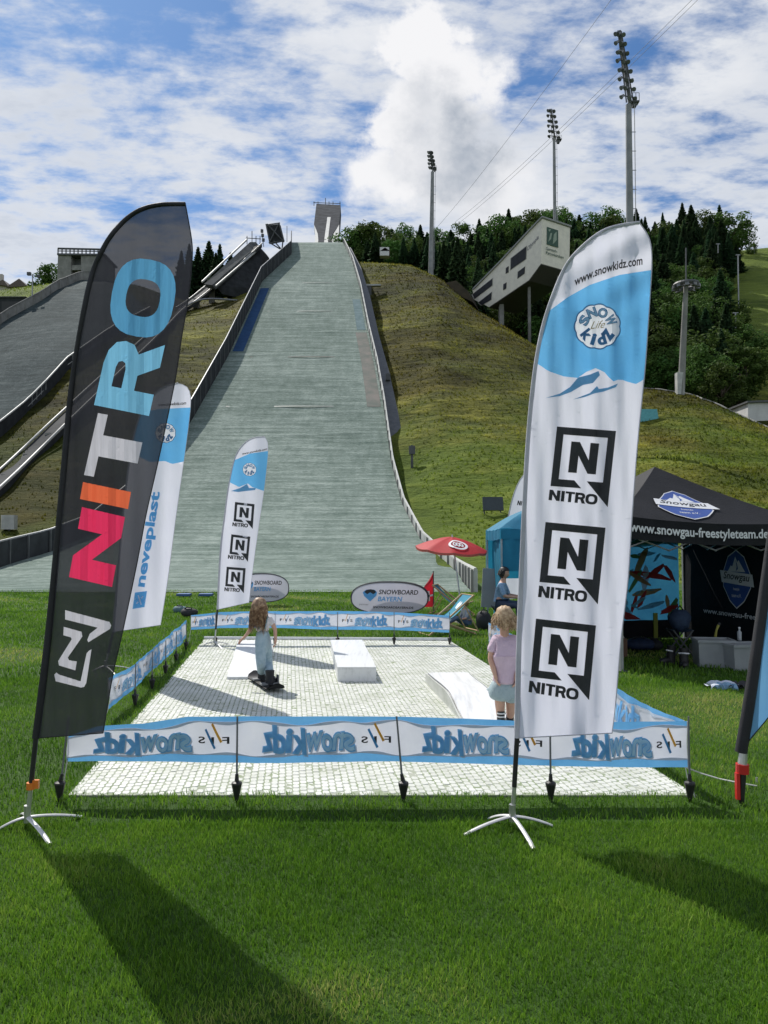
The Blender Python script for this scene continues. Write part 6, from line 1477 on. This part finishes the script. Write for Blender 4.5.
def snowboard(c, direc, L, label, m):
    t = thing('snowboard', label, 'snowboard', c); d = Vector(direc).normalized(); s = Vector((-d.y, d.x, 0)); c = Vector(c)
    mb = MB(); n = 30
    def bp(u, v):
        x = (u-.5)*L; e = abs(u-.5)*2; w = .115*(1-.10*math.cos(math.pi*(u-.5)*1.0)); w *= math.sqrt(max(.02, 1-max(0, (e-.80)/.2)**2)); z = .035+.07*max(0, (e-.80)/.2)**1.6
        return c+d*x+s*((v-.5)*2*w)+Vector((0, 0, z))
    mb.grid(bp, n, 6); mb.grid(lambda u, v: bp(u, v)-Vector((0, 0, .010)), n, 6); obj('deck', mb, m, t, smooth=True)
    for k in (-.17, .17):
        mb = MB(); q = c+d*k+Vector((0, 0, .05)); mb.box(q, (.10, .22, .02), rz=math.atan2(d.y, d.x)); mb.box(q+s*.10+Vector((0, 0, .05)), (.08, .012, .09), rz=math.atan2(d.y, d.x)); obj('binding', mb, mat('grey binding', (.20, .21, .22)), t)
    return t
def girl():
    d = 8.75; base = G(265, 687); d = base.y; sc = d/F
    P = lambda px, py, dd=0: M(px, py, d+dd)
    bd = Vector((.42, -.90, 0)).normalized(); bc = Vector((base.x+.005, d, .02))
    snowboard(bc, bd, .98, 'short black snowboard with bindings on the white mat beneath the snowboarding girl', cone_m)
    f1, f2 = bc-bd*.16-Vector((.0, 0, 0)), bc+bd*.18     # near, far foot
    t = thing('person', 'girl with long brown hair in light blue dungarees riding a small snowboard, seen from behind', 'person', Vector((bc.x, bc.y, 0)))
    hc = P(259.5, 607.5); r = .092
    pel = P(263, 645); chest = P(262.5, 623); neck = P(261, 615.5)
    k1 = P(261, 665, -.10); k2 = P(268, 663, .10); a1 = f1+Vector((0, 0, .15)); a2 = f2+Vector((0, 0, .15))
    sh1, sh2 = P(254.5, 619.5), P(270, 619.5); el1, el2 = P(250.5, 629, -.02), P(275, 629, -.02); wr1, wr2 = P(245.5, 636.5, -.04), P(275.5, 638.5, -.05)
    J = {'pel': (*pel, .078, .8), 'waist': (*(pel.lerp(chest, .45)), .068, .8), 'chest': (*chest, .072, .7), 'neck': (*neck, .036), 'hd': (*(hc-Vector((0, 0, .03))), .045),
         's1': (*sh1, .036), 'e1': (*el1, .027), 'w1': (*wr1, .019), 's2': (*sh2, .036), 'e2': (*el2, .027), 'w2': (*wr2, .019),
         'h1': (*(pel+Vector((-.02, -.045, -.04))), .062), 'k1': (*k1, .044), 'a1': (*a1, .032), 'h2': (*(pel+Vector((.03, .045, -.04))), .062), 'k2': (*k2, .044), 'a2': (*a2, .032)}
    E = [('pel', 'waist'), ('waist', 'chest'), ('chest', 'neck'), ('neck', 'hd'), ('chest', 's1'), ('s1', 'e1'), ('e1', 'w1'), ('chest', 's2'), ('s2', 'e2'), ('e2', 'w2'), ('pel', 'h1'), ('h1', 'k1'), ('k1', 'a1'), ('pel', 'h2'), ('h2', 'k2'), ('k2', 'a2')]
    J2, E2 = dict(J), list(E)
    hand(J2, E2, 'w1', wr1, (wr1-el1)+Vector((-.03, 0, .02)), (0, .3, -1), 1.15, 'L'); hand(J2, E2, 'w2', wr2, (0, -.1, -1), (-1, 0, 0), 1.1, 'R')
    mb = skin_mesh(J2, E2, 'pel'); rot = head_mesh(mb, hc, r, R(62), -.15); obj('body', mb, skin_m, t, smooth=True); face(t, hc, r, rot)
    # t-shirt
    K = {n: J[n] for n in ('waist', 'chest', 's1', 's2')}; K['chest'] = (*chest, .098, .8); K['waist'] = (*J['waist'][:3], .088, .85); K['nk'] = (*neck.lerp(chest, .35), .06)
    K['s1'] = (*sh1, .050); K['s2'] = (*sh2, .050); K['c1'] = (*sh1.lerp(el1, .72), .045); K['c2'] = (*sh2.lerp(el2, .72), .045)
    obj('t_shirt', skin_mesh(K, [('waist', 'chest'), ('chest', 'nk'), ('chest', 's1'), ('s1', 'c1'), ('chest', 's2'), ('s2', 'c2')], 'waist'), mat('white cotton', (.66, .64, .66), (.58, .56, .58), 12, .85, .3), t, smooth=True)
    K = {'w': (*pel.lerp(chest, .78), .088, .85), 'm': (*pel.lerp(chest, .4), .094, .9), 'p': (*pel, .104, .9), 'h1': (*J['h1'][:3], .078), 'k1': (*k1, .058), 'a1': (*(a1+Vector((0, 0, -.02))), .056), 'h2': (*J['h2'][:3], .078), 'k2': (*k2, .058), 'a2': (*(a2+Vector((0, 0, -.02))), .056)}
    dn = mat('light blue denim', (.38, .49, .56), (.28, .39, .46), 16, .85, 1, 14)
    dg_ = obj('dungarees', skin_mesh(K, [('w', 'm'), ('m', 'p'), ('p', 'h1'), ('h1', 'k1'), ('k1', 'a1'), ('p', 'h2'), ('h2', 'k2'), ('k2', 'a2')], 'p'), dn, t, smooth=True)
    for s in (-1, 1):
        mb = MB(); mb.tube([P(262+s*3, 629, -.105), P(262+s*4.5, 622, -.105), P(262+s*5.5, 616.5, -.05), P(262+s*5, 615.2, .02), P(262+s*4, 620, .10)], .012, 6, flat=.5); obj('strap', mb, mat('green print strap', (.07, .20, .16), (.25, .30, .40), 30, .8), dg_, smooth=True)
    hair_mesh(hc, r, rot, .30, Vector((-.02, -.02, 0)), mat('long brown hair', (.26, .16, .095), (.14, .08, .045), 25, .5, c3=(.46, .33, .20)), t, seed=2)
    for f_, ang in ((f1, 0), (f2, 0)):
        rz = math.atan2(bd.x*0+.42, .9)+R(35); q = f_+Vector((0, 0, .055)); rt = Matrix.Rotation(rz, 3, 'Z'); mb = MB(); mb.tube([q+Vector((0, 0, -.01)), q+Vector((0, 0, .06)), q+Vector((0, 0, .15))], [.052, .048, .056], 12); mb.ell(q+rt @ Vector((.06, 0, .02)), (.09, .045, .042), rot=rt)
        bo = obj('snowboard_boot', mb, darkfab, t, smooth=True); mb = MB(); mb.tube([q+rt @ Vector((.045, -.05, .06)), q+rt @ Vector((.07, 0, .075)), q+rt @ Vector((.045, .05, .06))], .010, 5); obj('boot_strap', mb, mat('grey strap', (.35, .35, .36)), bo)
girl()
def child():
    base = G(503, 729); d = base.y; P = lambda px, py, dd=0: M(px, py, d+dd)
    t = thing('person', 'small blond child in pink t-shirt and pale blue shorts standing beside the tall white flag', 'person', Vector((base.x, d, 0)))
    hc = P(504.5, 618.5); r = .100
    pel = P(505, 684); chest = P(505, 648); neck = P(504.5, 634.5); sh1, sh2 = P(494.5, 641), P(515.5, 641); el1, el2 = P(490.5, 659, -.02), P(519, 660, -.02); wr1, wr2 = P(495, 673, -.09), P(516.5, 674, -.09)
    k1, k2 = P(500, 705), P(511, 705, .03); a1 = Vector((P(500.5, 722).x, d-.02, .07)); a2 = Vector((P(511.5, 722).x, d+.08, .07))
    J = {'pel': (*pel, .085, .85), 'waist': (*pel.lerp(chest, .4), .08, .8), 'chest': (*chest, .082, .72), 'neck': (*neck, .045), 'hd': (*(hc-Vector((0, 0, .03))), .05), 's1': (*sh1, .040), 'e1': (*el1, .031), 'w1': (*wr1, .024), 's2': (*sh2, .040), 'e2': (*el2, .031), 'w2': (*wr2, .024),
         'h1': (*(pel+Vector((-.05, 0, -.06))), .062), 'k1': (*k1, .050), 'a1': (*a1, .034), 'h2': (*(pel+Vector((.05, 0, -.06))), .062), 'k2': (*k2, .050), 'a2': (*a2, .034)}
    E = [('pel', 'waist'), ('waist', 'chest'), ('chest', 'neck'), ('neck', 'hd'), ('chest', 's1'), ('s1', 'e1'), ('e1', 'w1'), ('chest', 's2'), ('s2', 'e2'), ('e2', 'w2'), ('pel', 'h1'), ('h1', 'k1'), ('k1', 'a1'), ('pel', 'h2'), ('h2', 'k2'), ('k2', 'a2')]
    J2, E2 = dict(J), list(E); hand(J2, E2, 'w1', wr1, (.15, -.05, -1), (1, 0, 0), 1.25, 'L'); hand(J2, E2, 'w2', wr2, (-.1, -.05, -1), (-1, 0, 0), 1.25, 'R')
    mb = skin_mesh(J2, E2, 'pel'); rot = head_mesh(mb, hc, r, R(78)); obj('body', mb, skin_m, t, smooth=True); face(t, hc, r, rot)
    K = {'pel': (*pel.lerp(chest, .02), .142, .95), 'm': (*pel.lerp(chest, .45), .126, .95), 'm2': (*pel.lerp(chest, .8), .122, .95), 'chest': (*chest.lerp(neck, .15), .118, .92), 'nk': (*(neck+Vector((0, 0, .012))), .070), 's1': (*sh1, .056), 'c1': (*sh1.lerp(el1, .70), .056), 's2': (*sh2, .056), 'c2': (*sh2.lerp(el2, .70), .056)}
    obj('t_shirt', skin_mesh(K, [('pel', 'm'), ('m', 'm2'), ('m2', 'chest'), ('chest', 'nk'), ('chest', 's1'), ('s1', 'c1'), ('chest', 's2'), ('s2', 'c2')], 'm'), mat('pale pink cotton', (.60, .46, .56), (.52, .40, .49), 8, .85, 1, 16), t, smooth=True)
    K = {'q': (*(pel+Vector((0, 0, .09))), .120, .95), 'p': (*(pel+Vector((0, 0, .0))), .140, .95), 'h1': (*(pel+Vector((-.055, 0, -.10))), .108), 'k1': (J['k1'][0]-.01, J['k1'][1], P(500, 701).z, .100), 'h2': (*(pel+Vector((.06, 0, -.10))), .108), 'k2': (J['k2'][0], J['k2'][1], P(511, 701).z, .100)}
    obj('shorts', skin_mesh(K, [('q', 'p'), ('p', 'h1'), ('h1', 'k1'), ('p', 'h2'), ('h2', 'k2')], 'p'), mat('pale blue denim shorts', (.36, .45, .48), (.29, .38, .42), 14, .85, .5), t, smooth=True)
    hair_mesh(hc, r*.93, rot, .10, Vector((0, -.015, 0)), mat('blond curls', (.42, .29, .17), (.28, .18, .10), 30, .55, c3=(.58, .43, .27)), t, seed=5, strands=150, spread=1.3)
    for a_, nm in ((a1, 1), (a2, 2)):
        mb = MB(); mb.tube([a_+Vector((0, 0, .10)), a_+Vector((0, 0, .0))], .037, 10); so = obj('sock', mb, mat('black sock', (.02, .02, .025)), t, smooth=True)
        for z in (.045, .075): mb = MB(); mb.tube([a_+Vector((0, 0, z)), a_+Vector((0, 0, z+.012))], .0385, 12); obj('stripe', mb, logo_white, so)
        mb = MB(); mb.ell(a_+Vector((0, .045, -.03)), (.045, .095, .042)); sh = obj('shoe', mb, darkfab, t, smooth=True); mb = MB(); mb.ell(a_+Vector((0, .045, -.058)), (.048, .10, .014)); obj('sole', mb, logo_white, sh, smooth=True)
child()
def seated(base, face_a, cols, hairm, label, s=1.0, h0=.42, hair_len=.05):
    t = thing('person', label, 'person', base); b = Vector(base); f = Vector((math.cos(face_a), math.sin(face_a), 0)); l = Vector((-f.y, f.x, 0)); p = lambda a, c, z: b+(f*a+l*c)*s+Vector((0, 0, z*s))
    z0 = h0
    J = {'pel': (*p(0, 0, z0+.09), .13*s, .9), 'w': (*p(.02, 0, z0+.25), .115*s, .9), 'ch': (*p(.06, 0, z0+.42), .13*s, .75), 'nk': (*p(.09, 0, z0+.56), .05*s), 'hd': (*p(.11, 0, z0+.66), .06*s)}
    E = [('pel', 'w'), ('w', 'ch'), ('ch', 'nk'), ('nk', 'hd')]
    for i, sd in ((1, 1), (2, -1)):
        J[f's{i}'] = (*p(.07, .17*sd, z0+.47), .052*s); J[f'e{i}'] = (*p(.16, .24*sd, z0+.24), .042*s); J[f'r{i}'] = (*p(.38, .15*sd, z0+.22), .030*s)
        J[f'h{i}'] = (*p(.06, .10*sd, z0+.05), .095*s); J[f'k{i}'] = (*p(.42, .15*sd, max(.30, z0+.06)), .065*s); J[f'a{i}'] = (*p(.46 if h0 > .3 else .75, .14*sd, .09), .042*s)
        E += [('ch', f's{i}'), (f's{i}', f'e{i}'), (f'e{i}', f'r{i}'), ('pel', f'h{i}'), (f'h{i}', f'k{i}'), (f'k{i}', f'a{i}')]
    J2, E2 = dict(J), list(E)
    for i, sd in ((1, 1), (2, -1)): hand(J2, E2, f'r{i}', J[f'r{i}'][:3], f-l*sd*.2, (0, 0, -1), 1.6*s, f'H{i}')
    mb = skin_mesh(J2, E2, 'pel'); hc = Vector(J['hd'][:3])+Vector((0, 0, .05*s)); rot = head_mesh(mb, hc, .105*s, face_a, -.2); obj('body', mb, skin_m, t, smooth=True); face(t, hc, .105*s, rot)
    g = lambda n, k: (*J[n][:3], J[n][3]*k)
    K = {'pel': g('pel', 1.12), 'w': g('w', 1.18), 'ch': g('ch', 1.14), 'nk': (*Vector(J['nk'][:3]).lerp(Vector(J['ch'][:3]), .4), .075*s)}; EE = [('pel', 'w'), ('w', 'ch'), ('ch', 'nk')]
    for i in (1, 2): K[f's{i}'] = g(f's{i}', 1.25); K[f'e{i}'] = g(f'e{i}', 1.2); EE += [('ch', f's{i}'), (f's{i}', f'e{i}')]
    obj('shirt', skin_mesh(K, EE, 'w'), cols[0], t, smooth=True)
    K = {'pel': g('pel', 1.06)}; EE = []
    for i in (1, 2): K[f'h{i}'] = g(f'h{i}', 1.12); K[f'k{i}'] = g(f'k{i}', 1.15); K[f'a{i}'] = (*(Vector(J[f'a{i}'][:3])+Vector((0, 0, .03))), .055*s); EE += [('pel', f'h{i}'), (f'h{i}', f'k{i}'), (f'k{i}', f'a{i}')]
    obj('trousers', skin_mesh(K, EE, 'pel'), cols[1], t, smooth=True)
    hair_mesh(hc, .105*s, rot, hair_len, Vector((0, 0, 0)), hairm, t, seed=3, strands=60)
    for i in (1, 2): a_ = Vector(J[f'a{i}'][:3]); mb = MB(); mb.ell(a_+f*.05*s+Vector((0, 0, -.045*s)), (.05*s, .05*s, .045*s)); mb.ell(a_+f*.12*s+Vector((0, 0, -.055*s)), (.06*s, .06*s, .035*s)); obj('shoe', mb, darkfab, t, smooth=True)
q = G(502, 628)+Vector((0, .35, 0)); seated(q, R(-20), (mat('pale blue checked shirt', (.30, .45, .62), (.16, .28, .45), 30, .85), mat('dark blue trousers', (.03, .05, .10))), mat('black hair', (.018, .016, .016), (.010, .009, .009), 20, .5), 'dark haired adult in pale blue shirt sitting at the front of the blue tent', 1.0, .40)
stool(q, 'dark folding stool beneath the seated adult at the blue tent', darkfab)
q = G(470, 628)+Vector((0, .4, 0)); seated(q, R(200), (mat('cream and blue top', (.50, .48, .42), (.20, .28, .40), 12, .85), mat('blue shorts', (.08, .13, .22))), mat('sandy hair', (.40, .26, .12), (.28, .17, .08), 20, .5), 'sandy haired child sitting on the grass behind the deck chairs', .66, .02, .07)

# ================================================================== GRASS BLADES
def grass():
    def region(n, d0, d1, hh, ww, seed):
        r = np.random.default_rng(seed)
        y = np.sqrt(r.uniform(d0*d0, d1*d1, n)); x = (r.uniform(-.80, .80, n))*y+r.uniform(-.2, .2, n)
        y0, y1 = MC[0].y, MC[3].y; v = (y-y0)/(y1-y0); a = MC[0].x+(MC[3].x-MC[0].x)*v; b = MC[1].x+(MC[2].x-MC[1].x)*v
        inside = (y > y0+.03) & (y < y1-.02) & (x > a+.03) & (x < b-.03); k = ~inside; x, y = x[k], y[k]; n = len(x)
        cl = .5+.5*np.sin(x*7.1+2*np.sin(y*3.3))*np.sin(y*6.3+2*np.sin(x*2.7)); cl2 = .5+.5*np.sin(x*1.9+1.3*np.sin(y*1.1))*np.cos(y*1.6)
        h = hh*r.uniform(.5, 1.15, n)*(.65+.5*cl); w = ww*r.uniform(.6, 1.2, n); th = r.uniform(0, 2*np.pi, n); ln = r.uniform(.15, .75, n)*h; la = r.uniform(0, 2*np.pi, n)
        dx, dy = np.cos(th)*w, np.sin(th)*w; lx, ly = np.cos(la)*ln, np.sin(la)*ln; z0 = np.full(n, -.003)
        V0 = lambda x, y, z0, dx, dy, lx, ly, h: np.stack([np.stack([x-dx, y-dy, z0], 1), np.stack([x+dx, y+dy, z0], 1), np.stack([x-dx*.7+lx*.35, y-dy*.7+ly*.35, h*.6], 1), np.stack([x+dx*.7+lx*.35, y+dy*.7+ly*.35, h*.6], 1), np.stack([x+lx, y+ly, h*.97], 1)], 1)
        pt_ = np.clip(np.sin(x*.9+1.7*np.sin(y*.5+1))*np.sin(y*.8+1.9*np.sin(x*.43))*1.6-.55, 0, .5); h *= 1-.5*pt_; V = V0(x, y, z0, dx, dy, lx, ly, h); c = np.clip(.30*cl2+.20*cl+r.uniform(0, .45, n)+pt_*.55, 0, 1); return V.reshape(-1, 3), c
    A = [region(170000, 1.9, 4.6, .040, .0022, 1), region(155000, 4.5, 9.5, .048, .0036, 2), region(140000, 9.0, 19, .065, .008, 3), region(75000, 18.5, 27.5, .07, .014, 4)]
    V = np.concatenate([a[0] for a in A]); C_ = np.concatenate([a[1] for a in A]); n = len(C_)
    o = (np.arange(n)*5)[:, None]; quad = (o+np.array([[0, 1, 3, 2]])).reshape(-1); tri = (o+np.array([[2, 3, 4]])).reshape(-1)
    me = bpy.data.meshes.new('grass_blades'); me.vertices.add(len(V)); me.vertices.foreach_set('co', V.astype(np.float32).ravel())
    me.loops.add(len(quad)+len(tri)); me.loops.foreach_set('vertex_index', np.concatenate([quad, tri]).astype(np.int32)); me.polygons.add(2*n)
    me.polygons.foreach_set('loop_start', np.concatenate([np.arange(n)*4, 4*n+np.arange(n)*3]).astype(np.int32)); me.polygons.foreach_set('loop_total', np.concatenate([np.full(n, 4), np.full(n, 3)]).astype(np.int32))
    me.update(); me.validate()
    at = me.attributes.new('shade', 'FLOAT', 'POINT'); at.data.foreach_set('value', np.repeat(C_, 5).astype(np.float32))
    m = bpy.data.materials.new('grass blades'); m.use_nodes = True; t = NT(m.node_tree); t.n.clear(); an = t.node('ShaderNodeAttribute', attribute_name='shade')
    col = t.ramp(an.outputs['Fac'], [(.08, (.030, .085, .006)), (.42, (.088, .210, .014)), (.78, (.20, .35, .034)), (.97, (.38, .40, .12))])
    p = t.node('ShaderNodeBsdfPrincipled'); t.l.new(col, p.inputs['Base Color']); p.inputs['Roughness'].default_value = .45; p.inputs['Specular IOR Level'].default_value = .4
    tr = t.node('ShaderNodeBsdfTranslucent'); t.l.new(col, tr.inputs[0]); mx = t.node('ShaderNodeMixShader'); mx.inputs[0].default_value = .40; t.l.new(p.outputs[0], mx.inputs[1]); t.l.new(tr.outputs[0], mx.inputs[2])
    ou = t.node('ShaderNodeOutputMaterial'); t.l.new(mx.outputs[0], ou.inputs[0]); me.materials.append(m)
    o = bpy.data.objects.new('grass', me); COL.objects.link(o); tag(o, 'short green lawn grass covering the whole foreground field', 'grass', kind='stuff')
grass()
